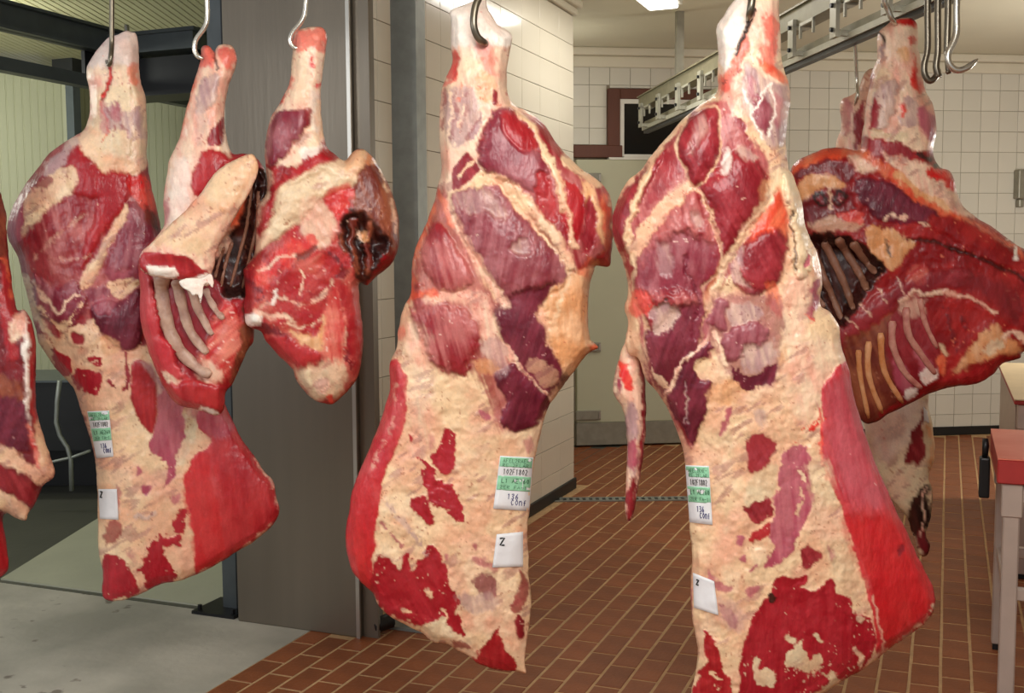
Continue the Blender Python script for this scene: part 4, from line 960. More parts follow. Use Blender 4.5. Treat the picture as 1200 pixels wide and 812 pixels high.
# ------------------------------------------------------------------ B: left hindquarter
B = meat('beef_hindquarter', 'left hanging beef hindquarter by the cold room, wide bright red flank at lower right', 3.08,
 '147,36 138,40 128,44 115,57 104,73 101,84 105,108 105,132 99,151 85,161 64,175 45,196 29,217 13,247 8,268 11,284 21,300 27,327 32,345 40,380 45,401 48,406 65,431 85,454 96,482 108,522 113,553 115,610 115,642 120,670 121,699 137,704 154,700 170,693 191,684 210,681 233,672 254,661 278,646 306,628 322,613 327,599 324,583 320,562 310,553 296,532 280,508 266,479 250,440 240,400 225,370 205,330 194,290 186,255 181,231 177,217 172,180 173,153 171,116 164,92 161,44 154,38',
 'silr', [
 ('white','147,30 128,42 112,58 100,76 100,90 106,110 120,112 132,100 150,104 168,100 164,40',{'soft':8,'a':.75}),
 ('fatp','100,84 168,84 176,150 172,190 150,204 110,196 92,170 104,130',{'soft':8}),
 ('cream','112,110 150,100 172,120 176,172 150,186 110,180 94,164 108,140',{'soft':9,'a':.85}),
 ('mus','132,48 131,76 126,96 118,118',{'w':5,'soft':4,'a':.9,'b':-1.8,'bw':3}),('wet','131,70 127,90 120,112',{'w':4,'soft':3,'a':.8}),
 ('ored','152,78 160,76 162,96 154,100',{'soft':4,'a':.7}),
 ('lav','128,122 140,118 148,132 160,130 170,150 168,168 150,160 134,148 124,150 122,132',{'soft':6,'rough':8,'a':.95}),
 ('mus','126,124 134,140 132,160',{'w':3,'soft':4,'a':.7,'brk':1,'rough':7}),('mus','140,118 138,138 150,160',{'w':3,'soft':4,'a':.6,'brk':1,'rough':7}),('ored','116,112 122,140 118,168',{'w':3,'soft':3,'a':.7,'brk':1,'rough':8}),('fatp','152,110 156,150 160,180',{'w':4,'soft':4,'a':.8}),
 ('mauve','116,124 124,120 126,146 120,158 114,150',{'soft':4,'rough':6,'a':.6}),('mauve','132,122 140,120 142,138 134,142',{'soft':4,'rough':5,'a':.6}),
 ('fat','88,160 110,150 118,180 150,186 160,200 120,210 100,200 84,178',{'soft':6}),
 ('lav','88,162 67,178 49,199 54,209 75,193 93,181',{'soft':5}),
 ('red','78,186 92,170 103,186 112,196 122,206 118,226 104,232 84,222 76,204',{'soft':5,'b':.8}),
 ('fat','55,206 74,196 90,200 88,222 60,240 40,254 30,262 28,240 40,220',{'soft':5,'rough':5,'a':.85}),
 ('mus','40,206 50,204 60,210 54,222 40,216',{'soft':4,'rough':5,'a':.8}),
 ('mauve','14,250 26,228 28,250 22,290 14,286 10,268',{'soft':4}),
 ('fat','24,280 53,250 86,219 80,214 52,238 28,262',{'soft':6,'rough':4}),
 ('mus','30,284 48,278 58,300 56,330 44,336 32,316',{'soft':8,'rough':7,'a':.8}),
 ('red','118,206 150,204 148,240 132,258 112,288 96,316 100,280 112,250',{'soft':8,'rough':3,'b':.8}),
 ('sil','150,240 180,252 192,300 166,330 130,328 123,316 136,280',{'soft':4,'b':1.6,'bw':24}),
 ('mauve','124,316 150,318 148,332 128,334',{'soft':7,'a':.6}),
 ('wet','152,206 178,210 184,258 176,262 164,240 150,228',{'soft':5,'rough':7,'a':.85}),
 ('vdark','168,238 184,254 184,270 174,262',{'soft':5,'a':.8}),
 ('fat','148,241 135,258 117,292 94,325 98,340 113,326 124,300 138,273 150,252',{'soft':4,'rough':3,'b':.5}),
 ('fat','128,329 160,327 160,336 141,349 128,340',{'soft':3,'rough':4}),
 ('sil','104,336 128,338 124,356 108,352 100,344',{'soft':4,'rough':5}),
 ('dark','107,356 124,352 142,352 163,338 168,370 163,404 149,411 122,395 108,374',{'soft':3,'b':2.0,'bw':26,'rough':3}),
 ('mauve','110,350 134,348 130,362 116,370',{'soft':7,'a':.7}),
 ('sil','36,320 60,338 92,330 100,350 90,378 66,380 44,366',{'soft':6,'rough':7,'b':1.2}),
 ('fat','30,330 40,350 58,372 70,384 84,376 96,352',{'w':5,'soft':3,'rough':6,'brk':1}),
 ('cream','28,326 38,356 50,384 66,402',{'w':7,'soft':4}),
 ('fatp','38,330 52,350 70,366 76,352 92,344',{'w':3,'soft':3}),('fatp','60,300 84,306 104,300',{'w':3,'soft':5,'a':.5,'brk':1}),('fatp','40,300 60,286 84,262 104,250',{'w':3,'soft':5,'a':.5,'brk':1}),
 ('fat','44,394 60,398 74,388 90,384 108,376 118,392 124,404 150,412 180,404 216,430 240,470 246,520 226,600 232,690 110,712 110,540 92,470 60,426',{'soft':4,'rough':5}),
 ('fat','76,388 92,380 108,384 116,396 104,408 84,406',{'soft':3,'b':.8}),('mus','84,390 98,392 100,402 88,404',{'soft':3,'rough':4}),
 ('mus','40,384 56,400 74,424',{'w':6,'soft':3,'brk':1}),
 ('org','118,396 134,398 140,410 122,414',{'soft':5,'a':.7,'rough':5}),
 ('lean','65,411 82,423 85,437 71,441 63,427',{'rough':5,'soft':2}),
 ('lean','90,434 113,437 117,459 102,457 88,447',{'rough':9,'soft':2}),
 ('lean','104,417 119,415 117,428 108,425',{'rough':5,'soft':2}),
 ('mus','149,414 149,450 145,456',{'w':4,'soft':2,'rough':4}),
 ('mus','126,448 134,452',{'w':6,'soft':2,'rough':6,'brk':1}),
 ('red','155,428 170,424 181,440 185,471 179,507 164,491 153,462',{'soft':3,'rough':3,'b':.5}),
 ('mauve','178,440 192,450 215,474 219,513 212,533 203,551 206,562 193,568 195,542 175,530 181,500 186,470',{'soft':3,'rough':6}),
 ('lav','164,426 180,430 192,450 186,462 176,440',{'soft':5,'a':.7}),
 ('cream','218,480 232,490 226,520 216,540 204,548 214,520',{'soft':4,'rough':6}),
 ('flank','234,480 266,474 300,530 334,570 334,600 326,622 278,654 234,680 228,637 222,602 217,567 219,553 228,534 243,522 248,512 232,500',{'soft':2,'rough':3,'b':.4}),
 ('red','250,500 285,520 322,572 326,598 318,610 276,644 256,660 258,600 250,545',{'soft':12,'a':.75}),
 ('mauve','214,470 240,480 262,482 276,500 258,512 236,500',{'soft':10,'a':.7}),
 ('fatp','300,540 322,574 326,598',{'w':4,'soft':4,'a':.7,'brk':1}),
 ('flankb','232,530 250,534 247,560 258,600 262,650 252,664 233,675 226,637 216,567 222,545',{'soft':4,'a':.6}),
 ('fatp','322,613 300,632 276,648 254,662 233,673',{'w':4,'soft':3,'brk':1}),
 ('lean','120,653 137,652 151,665 161,684 164,695 142,702 119,702',{'rough':5,'soft':2}),
 ('lean','177,635 189,632 200,660 210,676 191,688 177,697 165,670 168,658',{'rough':9,'soft':2}),
 ('lean','210,600 221,595 219,609 214,625 203,621',{'rough':8,'soft':2}),('lean','189,628 210,626 207,637 191,639',{'rough':8,'soft':2}),
 ('mus','125,612 140,612 143,625 137,635 125,633',{'rough':7,'soft':4,'a':.8}),
 ('mauve','168,568 176,570 172,578 166,576',{'rough':4,'soft':3}),('mauve','200,584 212,576 210,588 202,590',{'rough':4,'soft':4,'a':.8}),
 ('mauve','136,568 144,582 140,592',{'rough':5,'soft':5,'a':.7}),('lav','142,596 165,606 180,600',{'w':6,'soft':5,'brk':1}),
 ('mauve','162,548 168,556 160,560',{'rough':4,'soft':3}),('mauve','150,646 160,650 156,658',{'rough':5,'soft':5,'a':.6}),
 ], [(0,1.0),(110,.95),(250,.62),(400,.5),(500,.34),(720,.28)], seed=22, step=1.6)
ticket(B, '102,482 128,481 133,535 113,537', 'small green and white ticket', .4)
ztag(B, '115,573 137,573 139,609 117,608', 'small white tag with a black mark', '117,576 120,576 120,583 117,583', .8)

# ------------------------------------------------------------------ C: forequarter with open ribs
Cq = meat('beef_forequarter', 'beef forequarter with pale ribs open, hanging in front of the left hindquarter', 2.84,
 '237,55 245,53 250,60 256,53 268,53 275,60 277,76 267,105 263,135 266,165 272,180 285,180 298,183 306,192 312,205 313,225 306,250 304,285 298,330 298,394 290,411 274,447 265,460 263,480 252,487 232,480 208,474 191,452 175,414 164,372 164,340 162,308 169,292 192,266 191,237 196,201 200,185 211,159 219,124 227,97 235,71',
 'red', [
 ('fatp','230,40 280,40 282,80 272,110 272,180 250,200 232,232 226,270 186,280 186,200 214,130',{'soft':5}),
 ('wet','236,54 250,56 252,70 240,80 234,76',{'soft':5,'a':.8}),('wet','255,54 274,56 278,72 268,80 258,72',{'soft':5,'a':.75}),
 ('vdark','251,58 252,80',{'w':3,'soft':2,'a':.8,'b':-.6}),
 ('ored','228,92 216,130 206,165',{'w':9,'soft':7,'a':.8}),
 ('lav','237,97 251,84 256,97 251,121 240,132 231,127',{'soft':3,'b':.4}),('lav','232,130 242,134 240,160 230,170',{'soft':8,'a':.6}),
 ('mus','254,142 261,136 261,164 254,174 243,167 248,153',{'soft':2.5}),
 ('white','206,190 222,186 222,230 208,262 194,262 196,220',{'soft':10,'a':.7}),
 ('mauve','192,240 198,236 196,262 190,266',{'soft':4,'a':.7}),
 ('red','238,177 271,183 257,199 232,229 224,212 231,193',{'soft':3,'b':.6}),
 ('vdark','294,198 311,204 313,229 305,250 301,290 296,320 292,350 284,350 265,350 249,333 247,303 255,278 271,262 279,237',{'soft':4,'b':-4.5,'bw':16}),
 ('ored','271,232 286,226 278,265 266,276 252,283 257,262',{'soft':4,'b':1}),
 ('fatp','252,284 266,272 274,268 268,290 254,300',{'soft':4}),
 ('mus','178,322 250,326 258,345 268,372 262,420 240,450 214,440 190,400 176,350',{'soft':6,'b':-2.5,'bw':14}),
 ('flank','164,320 178,324 180,350 190,390 206,420 214,444 190,440 172,410 160,370',{'soft':5,'b':.8}),
 ('mred','252,372 268,352 284,380 280,420 262,448 244,442 232,420 244,400',{'soft':8,'b':.6}),
 ('fatp','240,420 262,436 250,450 228,440',{'soft':6,'a':.8}),
 ('fatp','190,436 204,440 212,450 198,452',{'soft':3,'rough':6}),
 ('red','192,452 214,446 240,448 262,458 264,478 252,487 232,480 208,474',{'soft':4,'b':1.2}),
 ('white','236,478 248,482 256,488',{'w':5,'soft':2}),
 ('brown','290,350 296,392 278,440 270,446 282,400 284,370',{'soft':4}),
 ], [(0,1.0),(170,.8),(300,.42),(500,.4)], seed=32, back=.6)
slab_ = meat('brisket_flap', 'pale fat covered flap folded over the ribs', 2.72,
 '277,186 288,181 298,182 303,194 300,210 292,226 281,246 268,268 256,292 249,318 246,334 238,334 232,330 214,328 190,326 170,320 163,309 165,296 182,280 200,262 218,246 233,230 244,214 255,200',
 'fatp', [
 ('fat','277,186 298,182 303,196 288,212 272,240 252,272 240,300 200,290 180,284 200,262 233,230 255,200',{'soft':12}),
 ('org','296,184 304,196 290,220 270,250 262,246 284,212 290,196',{'soft':6,'a':.5}),
 ('ored','232,228 222,244 206,258',{'w':5,'soft':5,'a':.5,'brk':1}),
 ('red','163,296 190,296 219,300 234,312 247,324 236,330 205,326 172,321 161,309',{'soft':2,'rough':3,'b':-.8}),
 ('white','171,310 186,314 206,317 205,323 191,326 174,321',{'soft':2,'rough':4,'b':.4}),
 ('white','222,326 246,322 246,336 230,334',{'soft':2,'rough':4}),
 ], [(150,.55),(400,.45)], seed=35, parent=Cq, back=.7)
meat('membrane', 'torn white membrane', 2.655, '210,330 222,326 236,325 246,320 250,327 249,337 244,332 239,335 237,347 235,355 232,345 226,346 222,341 214,337', 'white', [], [(0,.25)], seed=37, parent=Cq, back=.5, step=1.0, lump=.003)
rib(Cq, '190,322 190,350 198,386 215,416 246,440', 19, M['bone'])
rib(Cq, '207,328 212,352 223,388 243,414', 14, M['bone'])
rib(Cq, '224,335 232,362 249,392', 12, M['bone'])
rib(Cq, '241,338 250,358 262,374', 10, M['bone'])
for p_ in ('294,214 290,260 280,300 270,336','303,224 301,262 293,300 284,338','272,284 264,310 259,336','262,290 256,308 252,326'): rib(Cq, p_, 5, M['bonebr'], off=.3)

# ------------------------------------------------------------------ D: second forequarter
Dq = meat('beef_forequarter', 'rounded beef forequarter hanging directly before the steel column', 2.78,
 '346,38 352,34 368,31 379,33 383,42 382,55 380,74 376,106 377,141 382,170 391,179 404,188 414,177 423,174 431,178 439,187 455,215 465,245 468,281 463,303 452,316 441,324 430,334 420,334 424,372 425,414 418,444 403,463 388,473 364,466 348,447 343,432 329,419 312,400 306,388 290,381 286,364 287,345 285,317 287,314 298,298 300,275 301,242 312,226 312,201 310,179 311,167 318,138 331,115 340,93 343,58',
 'bred', [
 ('mred','310,300 340,260 400,250 420,330 424,440 390,470 350,440 300,390',{'soft':20,'a':.45}),
 ('fatp','338,28 390,28 386,80 380,110 384,150 360,190 330,196 308,186 316,138 332,110',{'soft':5}),
 ('wet','344,38 358,34 380,34 382,50 376,62 364,56 350,64 344,54',{'soft':5,'rough':9,'a':.7}),
 ('wet','360,60 368,76 370,96 376,100',{'w':5,'soft':4,'brk':1,'rough':6}),
 ('white','362,110 372,108 374,150 366,156',{'soft':6,'a':.6}),
 ('org','370,120 378,124 382,160 372,158',{'soft':5,'a':.5}),
 ('wet','342,92 330,114 320,132',{'w':6,'soft':5,'a':.7}),
 ('sil','321,136 340,128 356,128 364,137 356,154 334,180 322,196 311,186 312,160',{'soft':4,'b':1.6,'bw':16}),
 ('mus','358,128 366,132 364,146 356,150',{'soft':3,'a':.8}),
 ('fatp','302,240 312,200 318,210 312,240 304,280 298,284',{'soft':4}),
 ('red','321,222 332,206 348,193 364,176 389,172 397,185 376,202 342,217 326,228',{'soft':4,'b':1}),
 ('white','352,176 368,170 378,172 370,182 356,186',{'soft':4,'rough':5,'a':.8}),
 ('red','308,240 324,226 318,262 306,284 302,262',{'soft':5,'a':.9}),
 ('cream','324,224 350,206 378,193 398,186 410,180 422,174 430,180 422,212 402,222 390,228 372,236 356,254 330,274 304,297 291,305 304,282 318,258',{'soft':7,'b':1.2,'bw':16,'ang':-38,'rough':4}),
 ('org','402,190 412,178 430,176 440,190 430,206 412,206',{'soft':8,'a':.55}),
 ('fatp','352,240 372,232 392,256 390,280 372,292 356,276',{'soft':8,'rough':4,'a':.7}),
 ('wet','384,226 404,216 414,232 410,254 394,258 386,244',{'soft':6,'rough':6,'a':.7}),
 ('brown','418,206 432,196 444,196 456,216 466,248 468,286 455,300 440,270 420,250 412,244',{'soft':5,'rough':5}),
 ('fat','440,190 452,214 460,244 463,276',{'w':4,'soft':4,'brk':1}),
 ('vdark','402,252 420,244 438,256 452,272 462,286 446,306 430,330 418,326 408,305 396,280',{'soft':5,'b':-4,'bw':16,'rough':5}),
 ('fatp','410,262 420,276 432,282',{'w':4,'soft':3,'brk':1,'rough':8}),('brown','414,258 412,290 418,318',{'w':7,'soft':4}),('brown','434,262 430,290 430,318',{'w':7,'soft':4}),('org','424,272 430,280',{'w':6,'soft':4}),('brown','400,270 402,296',{'w':5,'soft':4}),
 ('wet','300,330 318,300 340,284 364,276 370,292 352,304 324,318 306,340',{'soft':6,'rough':7,'a':.8}),
 ('musd','292,330 310,346 340,352 372,346 396,330',{'w':8,'soft':7,'rough':8,'brk':1}),('musd','302,384 330,392 350,412 376,424',{'w':8,'soft':6,'rough':6}),('musd','390,300 402,330 408,380 410,430',{'w':9,'soft':8,'rough':7,'brk':1}),('fatp','306,320 322,306 346,300',{'w':4,'soft':3,'brk':1}),('fatp','330,380 350,384 372,376 392,352 404,330',{'w':3,'soft':3,'brk':1}),('cream','392,352 402,380 402,420',{'w':4,'soft':4,'brk':1}),('cream','360,420 362,446 368,460',{'w':4,'soft':3}),('musd','352,430 358,450 372,464',{'w':5,'soft':4}),('musd','380,436 392,450 392,462',{'w':5,'soft':4}),  # dark creases and lower right shading put into the colour
 ('vdark','346,298 356,296 368,288 372,292 358,304 348,306',{'soft':3,'a':.7,'b':-.8}),
 ('red','330,318 360,320 386,330 410,340 400,372 370,380 340,372 318,346',{'soft':10,'rough':8,'a':.6,'ang':20}),
 ('fatp','310,356 330,350 350,358 372,350 392,330',{'w':5,'soft':4,'brk':1,'a':.9}),
 ('fatp','352,318 356,330 353,344',{'w':3,'soft':2}),('white','322,340 326,348 320,354',{'w':4,'soft':2}),
 ('white','287,368 302,366 306,378 296,384 286,380',{'soft':3,'b':.8}),
 ('fatp','300,362 314,372 330,368 340,378',{'w':6,'soft':4}),
 ('org','342,389 358,392 370,395 378,370 384,372 382,400 376,411 353,403',{'soft':4}),
 ('red','312,396 330,394 352,404 372,412 376,424 348,430 326,416',{'soft':5,'rough':5,'b':.6}),
 ('red','392,330 412,336 424,372 425,414 418,440 410,420 404,380',{'soft':6,'ang':88,'a':.8}),
 ('mred','384,340 400,350 404,400 398,450 384,440 378,400',{'soft':6,'ang':80,'a':.9}),
 ('cream','346,432 366,430 384,424 404,426 404,456 388,470 366,464 352,450',{'soft':8,'ang':75,'rough':6,'a':.75}),
 ('fatp','372,440 386,446 376,460 366,450',{'soft':5}),
 ('wet','384,466 389,476',{'w':6,'soft':3}),
 ], [(0,1.0),(170,.8),(260,.62),(480,.6)], seed=42, back=.7, lump=.007)
# ------------------------------------------------------------------ G: right forequarter
G = meat('beef_forequarter', 'dark red beef forequarter spread open at right, its rib cage facing the camera', 3.70,
 '1040,28 1050,23 1060,21 1068,22 1075,30 1076,54 1080,76 1084,104 1094,126 1098,150 1093,180 1102,196 1114,201 1121,222 1128,241 1144,255 1167,269 1186,283 1200,292 1225,306 1244,330 1246,370 1230,402 1200,412 1195,420 1174,426 1165,438 1144,450 1118,453 1097,459 1083,464 1060,476 1040,485 1029,493 1014,496 1003,482 990,450 975,400 960,350 948,300 936,250 926,216 927,197 939,185 962,176 981,173 1006,176 1010,162 1014,130 1020,90 1028,68 1028,40',
 'bred', [
 ('fatp','1026,16 1080,18 1086,104 1100,140 1098,176 1060,172 1030,166 1006,170 1012,130 1022,86',{'soft':4}),
 ('wet','1040,28 1056,22 1070,22 1076,34 1066,32 1050,30',{'soft':4}),
 ('wet','1066,44 1073,44 1073,52 1067,52',{'soft':3,'a':.8}),('org','1054,54 1064,58 1064,72 1054,70',{'soft':5}),
 ('vdark','1029,38 1036,44 1034,54',{'w':4,'soft':3}),('lav','1030,56 1036,50 1036,66',{'soft':3}),
 ('wet','1072,62 1078,88 1084,106 1076,104 1068,94 1072,80',{'soft':4}),
 ('cream','1024,90 1036,80 1042,86 1032,110 1022,118',{'soft':4,'a':.8}),
 ('lav','1020,134 1024,112 1038,92 1049,94 1049,116 1042,144 1032,153 1019,150',{'soft':3,'b':.6}),
 ('mus','1019,134 1025,114 1031,120 1028,148 1020,150',{'soft':4}),
 ('lav','1057,122 1066,112 1077,120 1075,140 1066,149 1055,136',{'soft':3}),
 ('mauve','1078,126 1090,128 1097,150 1092,170 1084,160 1076,146',{'soft':4}),
 ('wet','1060,134 1056,126',{'w':4,'soft':3}),
 ('cream','1020,150 1040,154 1064,158 1060,166 1032,164',{'soft':4}),
 ('mus','1010,158 1026,162 1034,168 1038,182 1020,184 1008,174',{'soft':3}),
 ('mus','1036,168 1054,165 1071,176 1066,185 1040,178',{'soft':3}),
 ('fatp','1034,180 1066,186 1092,196 1114,206 1128,241 1144,256 1120,252 1090,236 1060,212',{'soft':6,'rough':5}),
 ('wet','1086,200 1104,198 1118,214 1116,226 1104,212 1090,208',{'soft':4,'rough':5}),
 ('vdark','1076,180 1092,190 1100,198',{'w':6,'soft':4,'brk':1}),
 ('ored','930,204 946,188 964,180 984,178 1006,180 1024,192 1046,206 1072,228 1100,246 1130,262 1160,282 1196,298',{'w':13,'soft':6}),
 ('org','1050,206 1080,226 1110,244',{'w':8,'soft':5}),
 ('fatp','995,184 1012,186 1030,200 1004,202',{'soft':6}),
 ('musd','934,201 953,191 983,188 997,197 1000,208 990,212 978,204 957,201 943,206 932,210',{'soft':3,'b':-.4}),
 ('org','934,217 950,205 975,204 990,215 984,225 962,220 946,236 936,242',{'soft':4,'rough':4}),
 ('musd','936,240 962,224 990,222 1010,222 1012,248 990,254 960,260 944,262',{'soft':6,'b':-.6}),
 ('bred','1000,224 1012,226 1014,244 1004,246',{'soft':4,'b':.6}),
 ('vdark','962,223 971,232 962,242 953,232',{'soft':4}),('vdark','985,223 994,232 985,242 976,232',{'soft':4}),
 ('mus','962,228 966,232 962,237 958,232',{'soft':4}),('mus','985,228 989,232 985,237 981,232',{'soft':4}),
 ('cream','973,222 973,244',{'w':4,'soft':2.5}),
 ('cream','948,262 968,252 990,256 1008,256 1002,270 976,272 956,272',{'soft':5,'rough':6,'a':.7}),
 ('wet','980,250 1000,246 1012,252 1002,260',{'soft':4,'a':.8,'rough':5}),
 ('dark','1002,211 1037,213 1065,227 1088,243 1102,255 1083,262 1051,262 1025,256 1013,239',{'soft':4,'b':.8}),
 ('fatp','1036,258 1046,254 1078,260 1092,262',{'w':4,'soft':3,'brk':1}),
 ('bred','1083,255 1118,255 1153,272 1196,300 1191,313 1167,311 1142,292 1111,278',{'soft':6,'b':.8}),
 ('white','1182,282 1190,290 1192,304',{'w':4,'soft':3,'brk':1}),
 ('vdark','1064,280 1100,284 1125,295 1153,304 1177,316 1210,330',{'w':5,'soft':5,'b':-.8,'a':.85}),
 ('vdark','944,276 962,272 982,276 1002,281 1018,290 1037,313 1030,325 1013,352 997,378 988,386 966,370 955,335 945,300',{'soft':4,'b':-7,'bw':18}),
 ('org','1013,267 1037,267 1067,281 1067,295 1053,311 1041,315 1020,290',{'soft':4,'rough':6,'b':.6}),
 ('vdark','1036,280 1044,292 1047,298 1040,294',{'soft':3,'a':.9}),
 ('mus','988,402 1010,380 1035,357 1060,340 1085,330 1130,325',{'w':24,'soft':6,'b':.8,'ang':-40}),
 ('fatp','1006,386 1000,378 995,372',{'w':2.2,'soft':2,'a':.8}),('fatp','1020,370 1014,360 1008,354',{'w':2.2,'soft':2,'a':.8}),('fatp','1040,354 1034,344 1028,340',{'w':2.2,'soft':2,'a':.8}),('fatp','1062,344 1056,332 1052,326',{'w':2.2,'soft':2,'a':.7}),
 ('mred','1060,318 1080,312 1090,318 1084,332 1070,332',{'soft':5,'a':.5}),
 ('musd','1120,330 1150,320 1190,340 1200,370 1180,376 1160,350',{'soft':12,'a':.8}),
 ('brown','988,404 1010,392 1040,370 1056,356 1064,380 1060,440 1050,472 1020,494 1004,484',{'soft':6}),
 ('mus','1046,366 1066,350 1088,346 1090,370 1096,396 1098,430 1080,452 1060,470 1046,440 1040,400',{'soft':6}),
 ('fatp','1052,362 1068,352 1084,350 1088,366 1070,372',{'soft':6,'a':.6}),
 ('mauve','1046,420 1060,430 1070,452 1062,462 1050,450',{'soft':4}),('mauve','1070,404 1084,414 1092,430 1082,440 1074,424',{'soft':4}),
 ('white','1081,436 1094,429 1098,441 1086,451',{'soft':2.5,'a':.9}),('white','1060,459 1072,452 1076,459 1062,467',{'soft':2.5,'a':.9}),
 ('fatp','1056,356 1072,345 1095,343 1123,345 1144,352 1165,366',{'w':5,'soft':3,'b':.6}),
 ('bred','1086,352 1114,352 1139,357 1165,373 1153,385 1142,396 1118,422 1107,406 1095,396 1088,368',{'soft':4,'rough':4,'b':-.5}),
 ('musd','1106,360 1112,380 1120,410',{'w':5,'soft':4,'brk':1}),('musd','1126,362 1132,386',{'w':5,'soft':4,'brk':1}),
 ('ored','1098,416 1108,420 1106,440 1098,432',{'soft':4}),
 ('cream','1100,404 1112,412 1112,420 1104,414',{'soft':3}),
 ('org','1118,432 1142,399 1165,382 1177,394 1195,401 1193,412 1172,416 1153,422 1125,436',{'soft':5,'rough':5}),
 ('cream','1150,410 1166,398 1176,404 1160,414',{'soft':5}),
 ('fatp','1176,396 1186,390 1198,396 1206,404',{'w':5,'soft':4}),
 ('red','1108,446 1140,434 1172,426 1164,438 1144,450 1118,453',{'soft':3}),
 ('red','1030,488 1060,472 1084,460',{'w':5,'soft':3}),
 ], [(0,.95),(150,.8),(230,.45),(300,.40),(500,.40)], seed=52, back=.6, lump=.006)
for p_ in ('966,284 978,308 990,334 1000,362','982,280 996,302 1010,326 1016,340','952,292 962,318 974,346 986,374','999,284 1012,302 1026,320','948,318 956,340 966,360'):
    rib(G, p_, 11, M['bonebr'], off=.3)
for p_, w_, m_ in (('1006,410 1008,440 1018,490',7,'boneor'),('1018,400 1018,440 1034,484',8,'boneor'),('1032,390 1036,434 1058,472',8,'boneor'),('1046,376 1046,404 1060,436 1080,455',9,'bonep'),('1062,360 1064,390 1080,416 1096,438',9,'bonep'),('1078,350 1084,378 1098,408',7,'bonep')):
    rib(G, p_, w_, M[m_], off=.2)

# ------------------------------------------------------------------ H: quarter hanging behind G
H = meat('beef_forequarter', 'half hidden beef piece with white skin, hanging behind the dark red one', 4.35,
 '985,119 996,112 1006,104 1012,88 1022,80 1030,92 1036,150 1060,200 1080,300 1090,400 1088,471 1091,491 1095,515 1095,540 1088,559 1092,574 1091,605 1085,626 1090,639 1086,651 1078,649 1070,628 1062,606 1040,580 1022,540 1010,480 1000,400 990,300 984,210 980,172 985,154 986,138',
 'cream', [
 ('fatp','980,100 1030,76 1040,180 980,190',{'soft':4}),('mus','1004,130 1012,118 1014,150 1002,176 998,168',{'soft':4}),('mauve','986,122 996,116 1000,140 990,160',{'soft':5,'a':.7}),
 ('white','1012,480 1084,468 1080,500 1060,520 1040,540 1020,520',{'soft':12,'a':.8}),
 ('fatp','1014,500 1050,484 1064,500 1050,540 1030,540',{'soft':12,'a':.5}),
 ('mus','1084,474 1079,502 1086,535 1070,546 1060,540 1068,507',{'soft':3}),
 ('org','1088,500 1096,520 1092,560',{'w':6,'soft':4}),
 ('cream','1036,560 1076,545 1070,580 1056,606',{'soft':6}),
 ('vdark','1060,608 1081,568 1092,595 1089,615 1074,630 1066,624',{'soft':4}),
 ('musd','1076,618 1088,626 1092,644 1084,654 1074,640',{'soft':4}),
 ('fatp','1083,575 1082,600 1078,628',{'w':2.5,'soft':2}),
 ], [(0,.9),(150,.6),(660,.4)], seed=62, step=2.5)
patch(H, '1082,476 1087,482 1089,496 1083,493', .003, M['paper'], 'paper_tag')['label'] = 'small white tag at the edge'

# ------------------------------------------------------------------ A: pieces at the left edge
A = meat('beef_forequarter', 'beef piece cut off by the left picture edge, with cream and purple bands', 2.92,
 '-40,180 -14,190 2,232 7,250 9,290 14,330 20,362 28,362 36,374 42,399 42,439 43,478 52,514 64,549 62,561 50,569 40,592 34,600 30,610 16,606 8,601 4,612 10,655 8,670 -8,680 -40,690 -120,640 -130,400 -90,240',
 'musd', [
 ('brown','-20,200 6,250 8,300 -4,300 -20,260',{'soft':6}),
 ('red','0,310 14,330 18,380 20,420 8,420 2,380',{'soft':5}),
 ('ored','2,300 12,326 14,345',{'w':5,'soft':4}),
 ('red','26,364 36,374 42,399 42,440 44,480 40,500 34,470 32,420 28,390',{'soft':3,'b':.8}),
 ('white','24,366 30,400 30,440 30,480 32,500',{'w':8,'soft':3,'b':1}),
 ('fatp','14,372 26,366 28,392 16,404 12,392',{'soft':4,'rough':5}),
 ('brown','-10,440 24,448 28,470 0,466',{'soft':6,'a':.8}),
 ('dark','-20,466 26,470 34,506 30,530 0,520 -20,500',{'soft':5}),
 ('fat','-20,520 8,524 30,540 46,552 56,560 50,570 36,560 14,548 -20,544',{'soft':4}),
 ('fat','44,488 52,514 64,549 60,560 50,556 44,530 40,506',{'soft':5}),
 ('mred','32,500 40,524 46,548',{'w':5,'soft':3}),
 ('mus','-20,548 14,552 40,572 44,584 34,592 10,572 -20,562',{'soft':3}),
 ('fat','-20,566 6,576 30,590 34,600 28,612 8,602 -20,590',{'soft':4}),
 ('fatp','-20,576 6,580 10,600',{'w':8,'soft':5,'a':.6}),
 ('red','-40,606 4,610 12,660 6,676 -40,690',{'soft':3}),
 ], [(0,.5),(700,.35)], seed=72, back=.7, step=2.5)

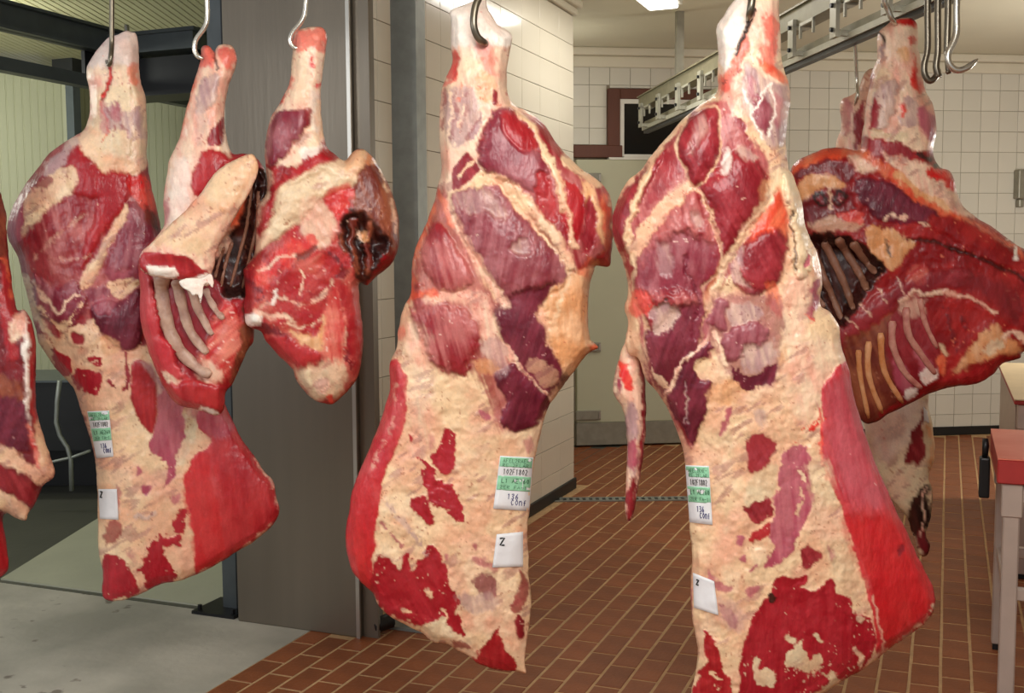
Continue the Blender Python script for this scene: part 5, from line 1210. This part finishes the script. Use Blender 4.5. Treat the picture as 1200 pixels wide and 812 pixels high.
# ------------------------------------------------------------------ hooks and their rails
hook([(131,-150),(131,-20),(131,30),(131,52),(130,66),(128,76),(124,70)], [3.0]*4+[2.985,2.99,3.02], .0065, M['hookd'], 'straight dark steel hook through the shank of the left hindquarter')
hook([(240,-140),(242,-20),(243,18),(240,32),(230,46),(228,58),(232,66),(239,69)], 2.82, .0062, M['hook'], 'shiny curved steel hook holding the ribbed forequarter')
hook([(357,-140),(359,-30),(358,8),(354,24),(343,38),(340,48),(345,56),(352,56)], 2.76, .0062, M['hook'], 'shiny curved steel hook in front of the dark column')
hook([(566,-130),(564,-20),(557,8),(555,28),(559,42),(566,49),(572,52)], [2.5,2.5,2.49,2.485,2.49,2.5,2.54], .0085, M['hookd'], 'thick dark hook through the centre hindquarter')
hook([(884,-120),(884,-30),(882,-6),(879,14),(876,26)], [2.36,2.35,2.335,2.335,2.37], .008, M['hookd'], 'dark hook through the top of the largest hindquarter')
hook([(1037,-60),(1036,-4),(1040,10),(1046,24),(1052,30)], [3.60,3.62,3.63,3.64,3.69], .009, M['hook'], 'pale hook holding the dark red forequarter under the rail')
hook([(1002,48),(1003,70),(1004,96),(1005,112),(1001,124)], [4.25,4.27,4.29,4.27,4.3], .007, M['hook'], 'thin straight hook dropping from the rail behind the shank')
GH = 'empty hooks on the overhead rail'
hook([(1087,-30),(1087,20),(1087,56),(1083,76),(1084,88),(1090,95),(1098,88),(1101,80)], 3.45, .010, M['hookd'], 'leftmost empty steel hook with a rounded tip', group=GH)
hook([(1099,-30),(1099,30),(1099,60),(1097,78),(1100,90),(1096,84)], 3.40, .010, M['hookd'], 'second empty steel hook, a straight bar ending level with the first', group=GH)
hook([(1111,-40),(1111,10),(1110,44),(1110,62),(1112,82),(1108,84)], 3.35, .010, M['hookd'], 'third empty steel hook, a straight bar beside the large curve', group=GH)
hook([(1122,-40),(1121,10),(1121,36),(1117,50),(1111,62),(1112,74),(1120,82),(1132,80),(1146,69)], 3.32, .010, M['hook'], 'rightmost empty steel hook sweeping out in a large curve', group=GH)
# rails that carry the near quarters (just above the picture)
def bar(name, a, b, z, label):
    a = cr(*a, z); b = cr(*b, z); u = (b-a)/np.linalg.norm(b-a); Rr = np.array([u, np.cross([0,0,1],u), [0,0,1]]).T; L = np.linalg.norm(b-a)
    e = empty(name, tuple((a+b)/2)); ORG[e.name] = (a+b)/2; tag(e, label, 'rail')
    MB().box(0,L,-.008,.008,0,.06,Rr,a).build('rail_bar', M['galvl'], e)
    t = .2
    while t < L: MB().box(t,t+.03,-.02,.02,.06,CEIL-z,Rr,a).build('hanger', M['galvl'], e); t += 1.1
bar('near_rail', (-1.9,3.05), (1.6,2.2), 2.26, 'nearest overhead rail carrying the front beef quarters')
